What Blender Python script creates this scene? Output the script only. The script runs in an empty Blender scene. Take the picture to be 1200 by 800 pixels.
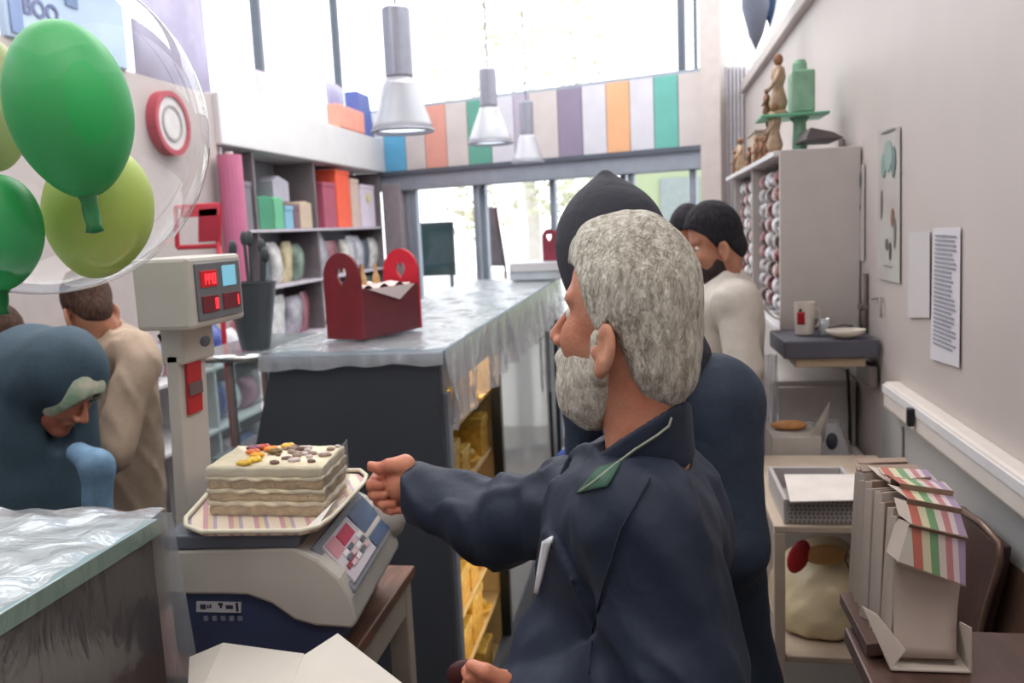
import bpy, bmesh, math, random
import numpy as np
from mathutils import Vector, Matrix
random.seed(7)
SC = bpy.context.scene
COL = SC.collection
# ------------------------------------------------------------------ camera
CAM = np.array([0.0, 0.0, 1.62]); FOC = 1000.0
_Y = np.array([0.165, 0.143, -1.0]); _Y /= np.linalg.norm(_Y)
_H = np.array([1, 0.045, 0.0]); _Z = np.cross(_H, _Y); _Z /= np.linalg.norm(_Z)
_X = np.cross(_Y, _Z)
RC = np.stack([_X, _Y, _Z])            # rows: world axes seen in camera space; also camera->world
cam = bpy.data.objects.new('camera', bpy.data.cameras.new('camera')); COL.objects.link(cam)
cam.data.sensor_width = 36; cam.data.lens = 36 * FOC / 1200; cam.data.clip_start = 0.05; cam.data.clip_end = 200
M4 = Matrix.Identity(4)
for i in range(3):
    for j in range(3): M4[i][j] = float(RC[i][j])
M4.translation = Vector(CAM); cam.matrix_world = M4
cam.data.dof.use_dof = True; cam.data.dof.focus_distance = 1.25; cam.data.dof.aperture_fstop = 5.6
SC.camera = cam
# ------------------------------------------------------------------ sky, lamps, exposure
W = bpy.data.worlds.new('sky'); SC.world = W; W.use_nodes = True
bg = W.node_tree.nodes['Background']; bg.inputs[0].default_value = (0.93, 0.97, 1.0, 1); bg.inputs[1].default_value = 2.9
SC.view_settings.view_transform = 'Standard'; SC.view_settings.look = 'None'
SC.view_settings.exposure = 0.0; SC.view_settings.gamma = 1.0; SC.view_settings.use_curve_mapping = False
SC.cycles.max_bounces = 8; SC.cycles.transparent_max_bounces = 24; SC.cycles.diffuse_bounces = 4
SC.cycles.caustics_reflective = False; SC.cycles.caustics_refractive = False; SC.cycles.sample_clamp_indirect = 4
def area(name, loc, rot, sx, sy, power, col=(1, 1, 1)):
    l = bpy.data.lights.new(name, 'AREA'); l.shape = 'RECTANGLE'; l.size = sx; l.size_y = sy; l.energy = power; l.color = col
    o = bpy.data.objects.new(name, l); COL.objects.link(o); o.location = loc; o.rotation_euler = rot; return o
area('fill_light', (-0.9, 5.2, 4.9), (0, 0, 0), 2.5, 3.0, 190, (1, 0.98, 0.96))  # these three are unseen fill lights, added overhead to brighten the room
area('fill_light', (-0.2, 0.4, 3.3), (0, 0, 0), 1.6, 1.2, 22, (1, 0.95, 0.9))
area('fill_light', (-1.9, 2.4, 3.4), (0, 0, 0), 1.2, 1.6, 26, (1, 0.97, 0.94))

def P(px, py, Y=None, X=None, Z=None, plane=None):
    d = RC @ np.array([(px - 600) / FOC, (400 - py) / FOC, -1.0])
    if Y is not None: t = (Y - CAM[1]) / d[1]
    elif X is not None: t = (X - CAM[0]) / d[0]
    elif Z is not None: t = (Z - CAM[2]) / d[2]
    else:
        n, c = plane; t = (c - n @ CAM) / (n @ d)
    return CAM + d * t
# ------------------------------------------------------------------ materials
def lin(c):
    return tuple(((x / 255) / 12.92 if x <= 10.3 else ((x / 255 + .055) / 1.055) ** 2.4) for x in c)
MATS = {}
def mat(name, col, rough=.6, metal=0, var=.06, vs=12, bump=0, bs=60, emit=0, emitcol=None, stretch=(1, 1, 1), col2=None, spec=.4, coat=0):
    if name in MATS: return MATS[name]
    m = bpy.data.materials.new(name); m.use_nodes = True; nt = m.node_tree; n = nt.nodes; L = nt.links
    b = n['Principled BSDF']; b.inputs['Roughness'].default_value = rough; b.inputs['Metallic'].default_value = metal
    b.inputs['Specular IOR Level'].default_value = spec; b.inputs['Coat Weight'].default_value = coat
    c = lin(col); c2 = lin(col2) if col2 else tuple(x * (1 - var * 2) for x in c)
    tc = n.new('ShaderNodeTexCoord'); mp = n.new('ShaderNodeMapping'); mp.inputs['Scale'].default_value = stretch
    L.new(tc.outputs['Object'], mp.inputs[0])
    no = n.new('ShaderNodeTexNoise'); no.inputs['Scale'].default_value = vs; no.inputs['Detail'].default_value = 4
    L.new(mp.outputs[0], no.inputs['Vector'])
    rp = n.new('ShaderNodeValToRGB'); rp.color_ramp.elements[0].position = .35; rp.color_ramp.elements[1].position = .65
    rp.color_ramp.elements[0].color = (*c2, 1); rp.color_ramp.elements[1].color = (*c, 1)
    L.new(no.outputs[0], rp.inputs[0]); L.new(rp.outputs[0], b.inputs['Base Color'])
    if bump:
        n2 = n.new('ShaderNodeTexNoise'); n2.inputs['Scale'].default_value = bs; n2.inputs['Detail'].default_value = 3
        L.new(mp.outputs[0], n2.inputs['Vector'])
        bu = n.new('ShaderNodeBump'); bu.inputs['Strength'].default_value = bump; bu.inputs['Distance'].default_value = .01
        L.new(n2.outputs[0], bu.inputs['Height']); L.new(bu.outputs[0], b.inputs['Normal'])
    if emit:
        b.inputs['Emission Color'].default_value = (*lin(emitcol or col), 1); b.inputs['Emission Strength'].default_value = emit
    MATS[name] = m; return m
def clear(name, tint=(255, 255, 255), refl=.5, rough=.08, haze=0.0, hazecol=(220, 225, 230), bump=0, bs=25, base=.04, stretch=(1, 1, 1), pw=1.0):
    if name in MATS: return MATS[name]
    m = bpy.data.materials.new(name); m.use_nodes = True; nt = m.node_tree; n = nt.nodes; L = nt.links; n.clear()
    o = n.new('ShaderNodeOutputMaterial'); tr = n.new('ShaderNodeBsdfTransparent'); tr.inputs[0].default_value = (*lin(tint), 1)
    gl = n.new('ShaderNodeBsdfGlossy'); gl.inputs['Roughness'].default_value = rough
    df = n.new('ShaderNodeBsdfDiffuse'); df.inputs[0].default_value = (*lin(hazecol), 1)
    m1 = n.new('ShaderNodeMixShader'); m1.inputs[0].default_value = haze; L.new(tr.outputs[0], m1.inputs[1]); L.new(df.outputs[0], m1.inputs[2])
    lw = n.new('ShaderNodeLayerWeight'); lw.inputs[0].default_value = .35
    mu = n.new('ShaderNodeMath'); mu.operation = 'MULTIPLY_ADD'; mu.inputs[1].default_value = refl; mu.inputs[2].default_value = base
    pn_ = n.new('ShaderNodeMath'); pn_.operation = 'POWER'; pn_.inputs[1].default_value = pw; L.new(lw.outputs['Facing'], pn_.inputs[0]); L.new(pn_.outputs[0], mu.inputs[0])
    m2 = n.new('ShaderNodeMixShader'); L.new(mu.outputs[0], m2.inputs[0]); L.new(m1.outputs[0], m2.inputs[1]); L.new(gl.outputs[0], m2.inputs[2])
    L.new(m2.outputs[0], o.inputs[0])
    if bump:
        tc = n.new('ShaderNodeTexCoord'); mp = n.new('ShaderNodeMapping'); mp.inputs['Scale'].default_value = stretch
        no = n.new('ShaderNodeTexNoise'); no.inputs['Scale'].default_value = bs; no.inputs['Detail'].default_value = 4; no.inputs['Distortion'].default_value = 1.2
        L.new(tc.outputs['Object'], mp.inputs[0]); L.new(mp.outputs[0], no.inputs['Vector'])
        bu = n.new('ShaderNodeBump'); bu.inputs['Strength'].default_value = bump; bu.inputs['Distance'].default_value = .02
        L.new(no.outputs[0], bu.inputs['Height']); L.new(bu.outputs[0], gl.inputs['Normal']); L.new(bu.outputs[0], lw.inputs['Normal']); L.new(bu.outputs[0], df.inputs['Normal'])
    MATS[name] = m; return m
def stripes(name, axis, period, cols, rough=.6, offset=0.0, diag=0.0):
    """printed stripes: cols = [(pos0..1, rgb)] repeated along a local axis"""
    if name in MATS: return MATS[name]
    m = bpy.data.materials.new(name); m.use_nodes = True; nt = m.node_tree; n = nt.nodes; L = nt.links
    b = n['Principled BSDF']; b.inputs['Roughness'].default_value = rough
    tc = n.new('ShaderNodeTexCoord'); sp = n.new('ShaderNodeSeparateXYZ'); L.new(tc.outputs['Object'], sp.inputs[0])
    a = n.new('ShaderNodeMath'); a.operation = 'MULTIPLY_ADD'; a.inputs[1].default_value = diag
    L.new(sp.outputs['XYZ'.index('Y' if axis == 'X' else 'X')], a.inputs[0]); L.new(sp.outputs['XYZ'.index(axis)], a.inputs[2])
    d = n.new('ShaderNodeMath'); d.operation = 'DIVIDE'; d.inputs[1].default_value = period; L.new(a.outputs[0], d.inputs[0])
    d2 = n.new('ShaderNodeMath'); d2.operation = 'ADD'; d2.inputs[1].default_value = offset; L.new(d.outputs[0], d2.inputs[0])
    fr = n.new('ShaderNodeMath'); fr.operation = 'FRACT'; L.new(d2.outputs[0], fr.inputs[0])
    rp = n.new('ShaderNodeValToRGB'); cr = rp.color_ramp; cr.interpolation = 'CONSTANT'
    cr.elements[0].position = cols[0][0]; cr.elements[0].color = (*lin(cols[0][1]), 1)
    cr.elements.remove(cr.elements[1])
    for p_, c_ in cols[1:]:
        e = cr.elements.new(p_); e.color = (*lin(c_), 1)
    L.new(fr.outputs[0], rp.inputs[0]); L.new(rp.outputs[0], b.inputs['Base Color'])
    MATS[name] = m; return m
# ------------------------------------------------------------------ mesh builder
class MB:
    def __init__(s): s.v = []; s.f = []
    def add(s, v, f):
        k = len(s.v); s.v += [tuple(float(c) for c in p) for p in v]; s.f += [tuple(i + k for i in q) for q in f]; return s
    def box(s, x0, x1, y0, y1, z0, z1):
        v = [(x, y, z) for x in (x0, x1) for y in (y0, y1) for z in (z0, z1)]
        return s.add(v, [(0, 1, 3, 2), (4, 6, 7, 5), (0, 4, 5, 1), (2, 3, 7, 6), (0, 2, 6, 4), (1, 5, 7, 3)])
    def obox(s, c, size, rot=0, tilt=0):
        c = np.array(c, float); h = np.array(size) / 2
        R = np.array(Matrix.Rotation(rot, 3, 'Z') @ Matrix.Rotation(tilt, 3, 'X'))
        v = [c + R @ (h * np.array([a, b, d])) for a in (-1, 1) for b in (-1, 1) for d in (-1, 1)]
        return s.add(v, [(0, 1, 3, 2), (4, 6, 7, 5), (0, 4, 5, 1), (2, 3, 7, 6), (0, 2, 6, 4), (1, 5, 7, 3)])
    def hexa(s, q0, q1):
        """two quads (same winding) joined"""
        return s.add(list(q0) + list(q1), [(3, 2, 1, 0), (4, 5, 6, 7), (0, 1, 5, 4), (1, 2, 6, 5), (2, 3, 7, 6), (3, 0, 4, 7)])
    def prism(s, poly, ext):
        n = len(poly); poly = [np.array(p, float) for p in poly]; ext = np.array(ext, float)
        v = poly + [p + ext for p in poly]
        return s.add(v, [tuple(range(n))[::-1], tuple(range(n, 2 * n))] + [(i, (i + 1) % n, n + (i + 1) % n, n + i) for i in range(n)])
    def tube(s, pts, r, n=8, caps=True):
        pts = [np.array(p, float) for p in pts]; rr = r if hasattr(r, '__len__') else [r] * len(pts)
        vs = []; up = None
        for i, p in enumerate(pts):
            d = pts[min(i + 1, len(pts) - 1)] - pts[max(i - 1, 0)]; d = d / (np.linalg.norm(d) + 1e-9)
            if up is None: up = np.array([0, 0, 1.0]) if abs(d[2]) < .9 else np.array([1.0, 0, 0])
            a = np.cross(up, d); a /= np.linalg.norm(a) + 1e-9; b = np.cross(d, a); up = b
            for k in range(n):
                t = 2 * math.pi * k / n; vs.append(p + rr[i] * (math.cos(t) * a + math.sin(t) * b))
        f = [(i * n + k, i * n + (k + 1) % n, (i + 1) * n + (k + 1) % n, (i + 1) * n + k) for i in range(len(pts) - 1) for k in range(n)]
        if caps: f += [tuple(range(n))[::-1], tuple(range((len(pts) - 1) * n, len(pts) * n))]
        return s.add(vs, f)
    def lathe(s, prof, c, n=28, sx=1, sy=1):
        c = np.array(c, float); vs = []
        for r, z in prof:
            for k in range(n):
                t = 2 * math.pi * k / n; vs.append(c + np.array([r * sx * math.cos(t), r * sy * math.sin(t), z]))
        m = len(prof)
        f = [(i * n + k, i * n + (k + 1) % n, (i + 1) * n + (k + 1) % n, (i + 1) * n + k) for i in range(m - 1) for k in range(n)]
        if prof[0][0] > 1e-6 or True: f += [tuple(range(n))[::-1], tuple(range((m - 1) * n, m * n))]
        return s.add(vs, f)
    def shell(s, prof, c, n=28):
        """open lathe without caps"""
        k0 = len(s.f); s.lathe(prof, c, n); s.f = s.f[:-2]; return s
    def ell(s, c, r, nu=16, nv=10, R=None):
        c = np.array(c, float); vs = []; R = np.eye(3) if R is None else R
        for i in range(nv + 1):
            a = math.pi * (i + .02 if i == 0 else (i - .02 if i == nv else i)) / nv
            for k in range(nu):
                t = 2 * math.pi * k / nu
                vs.append(c + R @ np.array([r[0] * math.sin(a) * math.cos(t), r[1] * math.sin(a) * math.sin(t), r[2] * math.cos(a)]))
        f = [(i * nu + k, (i + 1) * nu + k, (i + 1) * nu + (k + 1) % nu, i * nu + (k + 1) % nu) for i in range(nv) for k in range(nu)]
        f += [tuple(range(nu)), tuple(range(nv * nu, (nv + 1) * nu))[::-1]]
        return s.add(vs, f)
    def grid(s, fn, nu, nv):
        vs = [fn(i / nu, j / nv) for j in range(nv + 1) for i in range(nu + 1)]
        f = [(j * (nu + 1) + i, j * (nu + 1) + i + 1, (j + 1) * (nu + 1) + i + 1, (j + 1) * (nu + 1) + i) for j in range(nv) for i in range(nu)]
        return s.add(vs, f)

FLOOR = -.5          # floor level; parts near the ground are built from 0 and set down onto it
KEEP = [False]
def zmap(z): return z if (z >= .42 or KEEP[0]) else (z + FLOOR if z <= .12 else (.12 + FLOOR) + (z - .12) * (.30 - FLOOR) / .30)
def wloc(o):
    p = Vector((0, 0, 0))
    while o is not None: p += o.location; o = o.parent
    return p
def obj(name, mb, m, parent=None, smooth=False, bevel=0, solid=0, subsurf=0, kind=None, label=None, base=None):
    me = bpy.data.meshes.new(name); mb.v = [(x, y, zmap(z)) for x, y, z in mb.v]
    off = wloc(parent) if parent else Vector((0, 0, 0))
    if parent is None:
        a = np.array(mb.v); lo = a.min(0); hi = a.max(0)
        off = Vector(((lo[0] + hi[0]) / 2, (lo[1] + hi[1]) / 2, lo[2])) if base is None else Vector(base)
    me.from_pydata([(x - off.x, y - off.y, z - off.z) for x, y, z in mb.v], [], mb.f)
    bm = bmesh.new(); bm.from_mesh(me); bmesh.ops.recalc_face_normals(bm, faces=bm.faces); bm.to_mesh(me); bm.free()
    me.materials.append(m)
    if smooth: me.polygons.foreach_set('use_smooth', [True] * len(me.polygons))
    o = bpy.data.objects.new(name, me); COL.objects.link(o)
    if parent: o.parent = parent
    else: o.location = off
    if solid:
        q = o.modifiers.new('solid', 'SOLIDIFY'); q.thickness = solid; q.offset = 0
    if bevel:
        q = o.modifiers.new('bevel', 'BEVEL'); q.width = bevel; q.segments = 2; q.limit_method = 'ANGLE'
    if subsurf:
        q = o.modifiers.new('sub', 'SUBSURF'); q.levels = subsurf; q.render_levels = subsurf
    if kind: o['kind'] = kind
    if label: o['label'] = label
    return o
def thing(name, label, cat, loc, group=None):
    o = bpy.data.objects.new(name, None); COL.objects.link(o); o.location = [float(c) for c in loc]; o.location[2] = zmap(o.location[2]); o.empty_display_size = .05
    o['label'] = label; o['category'] = cat
    if group: o['group'] = group
    return o
def tag(o, label, cat, group=None):
    o['label'] = label; o['category'] = cat
    if group: o['group'] = group
    return o
def struct(name, mb, m, **k): return obj(name, mb, m, kind='structure', **k)
def text_mb(txt, size, origin, right, up, depth=.002, bold=0):
    """lettering as a thin mesh; origin = lower left corner"""
    cu = bpy.data.curves.new('t', 'FONT'); cu.body = txt; cu.size = size; cu.extrude = depth; cu.offset = bold
    o = bpy.data.objects.new('t', cu); COL.objects.link(o); dg = bpy.context.evaluated_depsgraph_get(); dg.update()
    me = bpy.data.meshes.new_from_object(o.evaluated_get(dg))
    r = np.array(right, float); u = np.array(up, float); nn = np.cross(r, u); og = np.array(origin, float)
    mb = MB().add([og + r * v.co.x + u * v.co.y + nn * v.co.z for v in me.vertices], [tuple(p.vertices) for p in me.polygons])
    bpy.data.objects.remove(o); bpy.data.curves.remove(cu); bpy.data.meshes.remove(me); return mb
# ------------------------------------------------------------------ signed distance modelling for figures
def rc(p, a, b, r1, r2):
    a = np.array(a, float); b = np.array(b, float); ab = b - a
    t = np.clip(((p - a) @ ab) / (ab @ ab + 1e-12), 0, 1)
    return np.linalg.norm(p - a - t[..., None] * ab, axis=-1) - (r1 + t * (r2 - r1))
def chain(p, pts, rs, k=.01):
    d = None
    for i in range(len(pts) - 1):
        e = rc(p, pts[i], pts[i + 1], rs[i], rs[i + 1]); d = e if d is None else smin(d, e, k)
    return d
def el(p, c, r, R=None):
    q = p - np.array(c, float)
    if R is not None: q = q @ R
    r = np.array(r, float); k0 = np.linalg.norm(q / r, axis=-1); k1 = np.linalg.norm(q / (r * r), axis=-1) + 1e-9
    return k0 * (k0 - 1) / k1
def smin(a, b, k):
    h = np.clip(.5 + .5 * (b - a) / k, 0, 1); return b * (1 - h) + a * h - k * h * (1 - h)
def smax(a, b, k): return -smin(-a, -b, k)
_rng = np.random.RandomState(3); _DIR = _rng.randn(24, 3); _DIR /= np.linalg.norm(_DIR, axis=1)[:, None]; _PH = _rng.rand(24) * 6.28
def nz(p, f, seed=0, n=5):
    o = 0
    for i in range(n):
        j = (seed * 5 + i) % 24; fi = f * (1 + .37 * i)
        o = o + np.sin(p @ _DIR[j] * fi + _PH[j] + 1.3 * np.sin(p @ _DIR[(j + 7) % 24] * f * .6)) / (1 + .5 * i)
    return o / 3
def sdf_mb(fn, lo, hi, h):
    lo = np.array(lo, float); hi = np.array(hi, float); n = np.ceil((hi - lo) / h).astype(int) + 1
    g = np.stack(np.meshgrid(*[lo[i] + h * np.arange(n[i]) for i in range(3)], indexing='ij'), -1).astype(np.float32)
    V = fn(g).astype(np.float32); S = V < 0
    nc = n - 1; cnt = np.zeros(nc, np.int32); pos = np.zeros((*nc, 3), np.float32)
    for ax in range(3):
        o1, o2 = [a for a in range(3) if a != ax]
        sl = [slice(None)] * 3; sl2 = [slice(None)] * 3; sl[ax] = slice(0, -1); sl2[ax] = slice(1, None)
        A = V[tuple(sl)]; B = V[tuple(sl2)]; X = (S[tuple(sl)] != S[tuple(sl2)]); t = np.where(X, A / np.where(X, A - B, 1), 0)
        E = g[tuple(sl)].copy(); E[..., ax] += t * h
        for a in (0, 1):
            for b in (0, 1):
                ss = [slice(None)] * 3
                ss[o1] = slice(a, a + nc[o1]); ss[o2] = slice(b, b + nc[o2]); ss = tuple(ss)
                cnt += X[ss]; pos += np.where(X[ss][..., None], E[ss], 0)
    act = cnt > 0; idx = np.full(nc, -1, np.int64); idx[act] = np.arange(act.sum()); vs = pos[act] / cnt[act][:, None]
    fs = []
    for ax in range(3):
        o1, o2 = [a for a in range(3) if a != ax]
        sl = [slice(1, -1)] * 3; sl2 = [slice(1, -1)] * 3; sl[ax] = slice(0, -1); sl2[ax] = slice(1, None)
        A = S[tuple(sl)]; B = S[tuple(sl2)]; ii = np.argwhere(A != B)
        if len(ii) == 0: continue
        fl = A[tuple(ii.T)]; c = ii.copy(); c[:, o1] += 1; c[:, o2] += 1
        def q(a, b):
            e = c.copy(); e[:, o1] -= a; e[:, o2] -= b; return idx[tuple(e.T)]
        Q = np.stack([q(1, 1), q(0, 1), q(0, 0), q(1, 0)], 1); flip = fl if ax != 1 else ~fl
        Q[~flip] = Q[~flip][:, ::-1]; fs.append(Q)
    F = np.concatenate(fs) if fs else np.zeros((0, 4), int); F = F[(F >= 0).all(1)]
    mb = MB(); mb.v = vs.tolist(); mb.f = F.tolist(); return mb
# ================================================================== THE SETTING
m_wall = mat('wall_paint', (186, 176, 172), .45, var=.03, vs=3, bump=.02, bs=20, spec=.5)
m_wall_low = mat('lower_wall_paint', (168, 168, 168), .5, var=.04, vs=4)
m_floor = mat('floor_tile', (120, 112, 108), .35, var=.08, vs=5)
m_white = mat('white_laminate', (214, 212, 214), .45, var=.03, vs=5)
m_alu = mat('grey_aluminium', (150, 158, 170), .4, .3, var=.05, vs=8)
m_alud = mat('dark_aluminium', (92, 98, 110), .4, .3, var=.05, vs=8)
m_beige = mat('beige_panel', (196, 186, 182), .6, var=.04)
m_glass = clear('window_glass', refl=.25, base=.02)
FN = np.array([.328, .945, 0.0]); FC = 7.036; FP = (FN, FC); FT = np.array([.9447, -.3279, 0.0])
def on_fac(px, z, off=0.0):
    """point of the facade plane seen in column px (near the horizon) at height z"""
    p = P(px, 257, plane=(FN, FC + off)); return np.array([p[0], p[1], z])
FA = np.array([-3.0, 0, 0]); 
def fac(s, z, off=0.0):          # s metres along the facade from its left end
    return np.array([-2.75, 8.4, 0]) + FT * s + FN * off + np.array([0, 0, z])
struct('floor', MB().box(-3.4, 1.2, -1.6, 8.8, -.08, 0), m_floor)
struct('ceiling', MB().box(-3.4, 1.2, -1.6, 8.9, 5.1, 5.2), m_wall)
wr = struct('wall_right', MB().box(.75, .9, -1.6, 7.28, 0, 2.62), m_wall)
struct('wall_back', MB().box(-3.4, 1.2, -1.75, -1.6, 0, 5.1), m_wall)
struct('wall_left', MB().box(-3.15, -3.0, -1.6, 8.5, 0, 2.52), mat('left_wall_paint', (150, 150, 156), .6))
struct('wall_left', MB().box(-3.0, -2.66, 1.6, 5.05, 0, 2.5), mat('pier_paint', (176, 166, 164), .6, var=.03))
struct('trim_1', MB().box(-3.0, -2.62, 5.05, 8.3, 2.2, 2.52), m_white, bevel=.01)
struct('trim_2', MB().box(.71, .755, -1.2, 7.2, 2.58, 2.66), m_wall, bevel=.008)
# side clerestories: frames and panes
def window_side(name, x, y0, y1, z0, z1, ys, fm):
    w = obj(name, MB().box(x - .03, x + .03, y0, y1, z0, z0 + .05).box(x - .03, x + .03, y0, y1, z1 - .05, z1), fm, kind='structure')
    for a in ys: obj('mullion', MB().box(x - .035, x + .035, a - .03, a + .03, z0 + .05, z1 - .05), fm, w, bevel=.004)
    yy = [y0] + list(ys) + [y1]
    for a, b in zip(yy[:-1], yy[1:]):
        if b - a > .1: obj('pane', MB().box(x - .004, x + .004, a + .03, b - .03, z0 + .05, z1 - .05), m_glass, w)
    return w
window_side('window_1', -3.05, -1.5, 8.4, 2.52, 5.1, [1.5, 3.1, 4.55, 6.6, 8.37], m_alud)
window_side('window_2', .8, -1.5, 7.2, 2.62, 5.1, [1.5, 3.4, 5.9, 7.17], m_white)
# frosted lower band of sheets stuck on the left clerestory
# ---- front: fascia of coloured boards, lintel, doors, upper window
zb, zt = 2.18, 2.79
wf = struct('wall_front', MB().prism([fac(-.3, zb, .06), fac(3.4, zb, .06), fac(3.4, zt, .06), fac(-.3, zt, .06)], FN * .12), m_beige)
CO = dict(p=(206, 205, 214), b=(96, 170, 208), s=(214, 152, 138), g=(96, 158, 142), m=(178, 168, 188), v=(140, 130, 152), o=(228, 172, 130), t=(104, 176, 166), e=(200, 192, 190))
seq = [(441, 455, 'p'), (455, 480, 'b'), (480, 503, 'e'), (503, 528, 's'), (528, 553, 'e'), (553, 580, 'g'), (580, 607, 'p'), (607, 625, 'm'), (625, 658, 'e'),
       (658, 686, 'v'), (686, 714, 'p'), (714, 741, 'o'), (741, 769, 'p'), (769, 797, 't'), (797, 824, 'e')]
for i, (a, b, c) in enumerate(seq):
    q = [on_fac(a + .4, zb), on_fac(b - .4, zb), on_fac(b - .4, zt), on_fac(a + .4, zt)]
    obj('fascia_board', MB().prism(q, FN * (.05 + .008 * (i % 2))), mat('board_' + c, CO[c], .5, var=.04, vs=6), wf, bevel=.003, label={'b': 'sky blue board', 's': 'salmon board', 'g': 'green board', 'v': 'grey violet board', 'o': 'orange board', 't': 'teal board', 'm': 'pale mauve board', 'p': 'off white board', 'e': 'light grey board'}[c])
struct('trim_3', MB().prism([on_fac(445, zb - .17, -.06), on_fac(826, zb - .17, -.06), on_fac(826, zb, -.06), on_fac(445, zb, -.06)], FN * .16), m_alu, bevel=.008)
struct('trim_4', MB().prism([on_fac(446, zb - .02, -.09), on_fac(826, zb - .02, -.09), on_fac(826, zb + .02, -.09), on_fac(446, zb + .02, -.09)], FN * .1), m_alud)
dz0, dz1 = 0.02, zb - .17
def post(parent, name, px, w, z0, z1, off=0, d=.06, m=None):
    c = on_fac(px, 0, off); q = [c - FT * w / 2 + [0, 0, z0], c + FT * w / 2 + [0, 0, z0], c + FT * w / 2 + FN * d + [0, 0, z0], c - FT * w / 2 + FN * d + [0, 0, z0]]
    return obj(name, MB().prism(q, (0, 0, z1 - z0)), m or m_alu, parent, bevel=.006)
def door(name, x0, x1, frames, off=0.0):
    a = on_fac(x0, 0, off); b = on_fac(x1, 0, off)
    d = obj(name, MB().prism([a + [0, 0, dz0], b + [0, 0, dz0], b + [0, 0, dz0 + .09], a + [0, 0, dz0 + .09]], FN * .05), m_alu, kind='structure')
    for f in frames: post(d, 'door_frame', f, .055, dz0 + .09, dz1, off)
    for f, g in zip(frames[:-1], frames[1:]):
        p_ = on_fac(f, 0, off + .025) + FT * .03; q_ = on_fac(g, 0, off + .025) - FT * .03
        obj('pane', MB().prism([p_ + [0, 0, dz0 + .09], q_ + [0, 0, dz0 + .09], q_ + [0, 0, dz1], p_ + [0, 0, dz1]], FN * .008), m_glass, d)
    return d
door('door_1', 478, 562, [479, 486, 558], 0)
door('door_2', 564, 734, [567, 648, 731], .07)
door('door_3', 738, 822, [740, 812], 0)
struct('trim_5', MB().prism([on_fac(449, 0, -.08), on_fac(470, 0, -.08), on_fac(470, zb - .1, -.08), on_fac(449, zb - .1, -.08)], FN * .14), mat('jamb_grey', (150, 142, 148), .5), bevel=.008)
struct('trim_6', MB().prism([on_fac(822, 0, -.1), on_fac(846, 0, -.1), on_fac(846, 5.1, -.1), on_fac(822, 5.1, -.1)], FN * .2), m_beige, bevel=.01)
w3 = obj('window_3', MB().prism([fac(-.3, zt, .08), fac(3.4, zt, .08), fac(3.4, zt + .04, .08), fac(-.3, zt + .04, .08)], FN * .08), m_alu, kind='structure')
post(w3, 'mullion', 801, .055, zt + .04, 5.1, .08, .07, m_alud)
post(w3, 'mullion', 817, .022, zt + .04, 5.1, .08, .07, m_alud)
obj('pane', MB().prism([fac(-.3, zt + .04, .11), fac(2.95, zt + .04, .11), fac(2.95, 5.1, .11), fac(-.3, 5.1, .11)], FN * .008), m_glass, w3)
# ribbed white panel between the front column and the right wall
rp_ = obj('wall_front', MB().box(.5, .9, 7.32, 7.4, 0, 2.82), m_white, kind='structure')
for k in range(9): obj('rib', MB().box(.512 + k * .03, .530 + k * .03, 7.285, 7.32, .9, 2.8), mat('rib_white', (205, 203, 210), .5), rp_, bevel=.004)
# ledge box along the right wall and lower wall
def px_on(px, py, X): return P(px, py, X=X)
lz1, lz0 = px_on(1200, 562, .70)[2], px_on(1200, 612, .70)[2]
lg = struct('baseboard_right', MB().box(.70, .752, -1.2, 2.78, lz0, lz1), mat('ledge_white', (214, 206, 200), .4, var=.03), bevel=.01)
obj('cover_strip', MB().box(.697, .701, -1.2, 2.78, lz1 - .035, lz1 - .008), m_white, lg, bevel=.002)
lowp = struct('trim_7', MB().box(.742, .752, -1.2, 2.95, .02, lz0 - .01), m_wall_low)
# outdoors: pavement, street tree, building across
struct('floor', MB().box(-14, 10, 8.95, 40, -.12, -.04), mat('pavement', (205, 203, 198), .8))
# ================================================================== OUTDOORS THINGS
def leafy(parent, name, c, r, n, m, s=.09, seed=1):
    rr = random.Random(seed); mb = MB()
    for _ in range(n):
        u = np.array([rr.gauss(0, 1) for _ in range(3)]); u /= np.linalg.norm(u); p = np.array(c) + u * np.array(r) * rr.random() ** .45
        a = np.array([rr.uniform(-1, 1) for _ in range(3)]) * s; b = np.array([rr.uniform(-1, 1) for _ in range(3)]) * s
        mb.add([p, p + a, p + a + b * .9, p + b], [(0, 1, 2, 3)])
    return obj(name, mb, m, parent, kind='stuff')
m_leaf = mat('sunlit_leaves', (208, 210, 184), .8, var=.08, vs=3); m_bark = mat('bark', (206, 200, 194), .9, bump=.3)
T = thing('street_tree', 'pale sunlit tree outside behind the glass doors', 'tree', (-1.9, 13.5, 0))
obj('trunk', MB().tube([(-1.9, 13.5, 0), (-1.85, 13.5, 1.6), (-1.95, 13.45, 2.8), (-1.7, 13.5, 4.4)], [.13, .11, .09, .05], 10), m_bark, T, smooth=True)
for e in [(-3.1, 13.2, 4.2), (-.9, 13.6, 4.4), (-2.3, 13.2, 5.0), (-1.2, 13, 3.3)]:
    obj('branch', MB().tube([(-1.9, 13.46, 2.3), (np.array(e) + [-1.9, 13.46, 2.6]) / 2 + [0, 0, .1], e], [.06, .04, .015], 6), m_bark, T, smooth=True)
leafy(T, 'foliage', (-2.0, 13.4, 4.5), (1.9, 1.2, 1.3), 420, m_leaf, .12)
leafy(T, 'foliage', (-1.3, 13.2, 2.0), (.9, .6, .5), 200, m_leaf, .10, 4)
leafy(T, 'foliage', (-2.7, 13.2, 1.8), (.5, .6, .5), 110, m_leaf, .10, 6)
B = thing('street_building', 'pale green rendered building seen through the right hand glass door', 'building', (0.6, 17, 0))
obj('wall', MB().box(-.6, 4.0, 17, 18, 0, 3.3), mat('render_green', (160, 172, 140), .9, var=.03), B)
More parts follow.
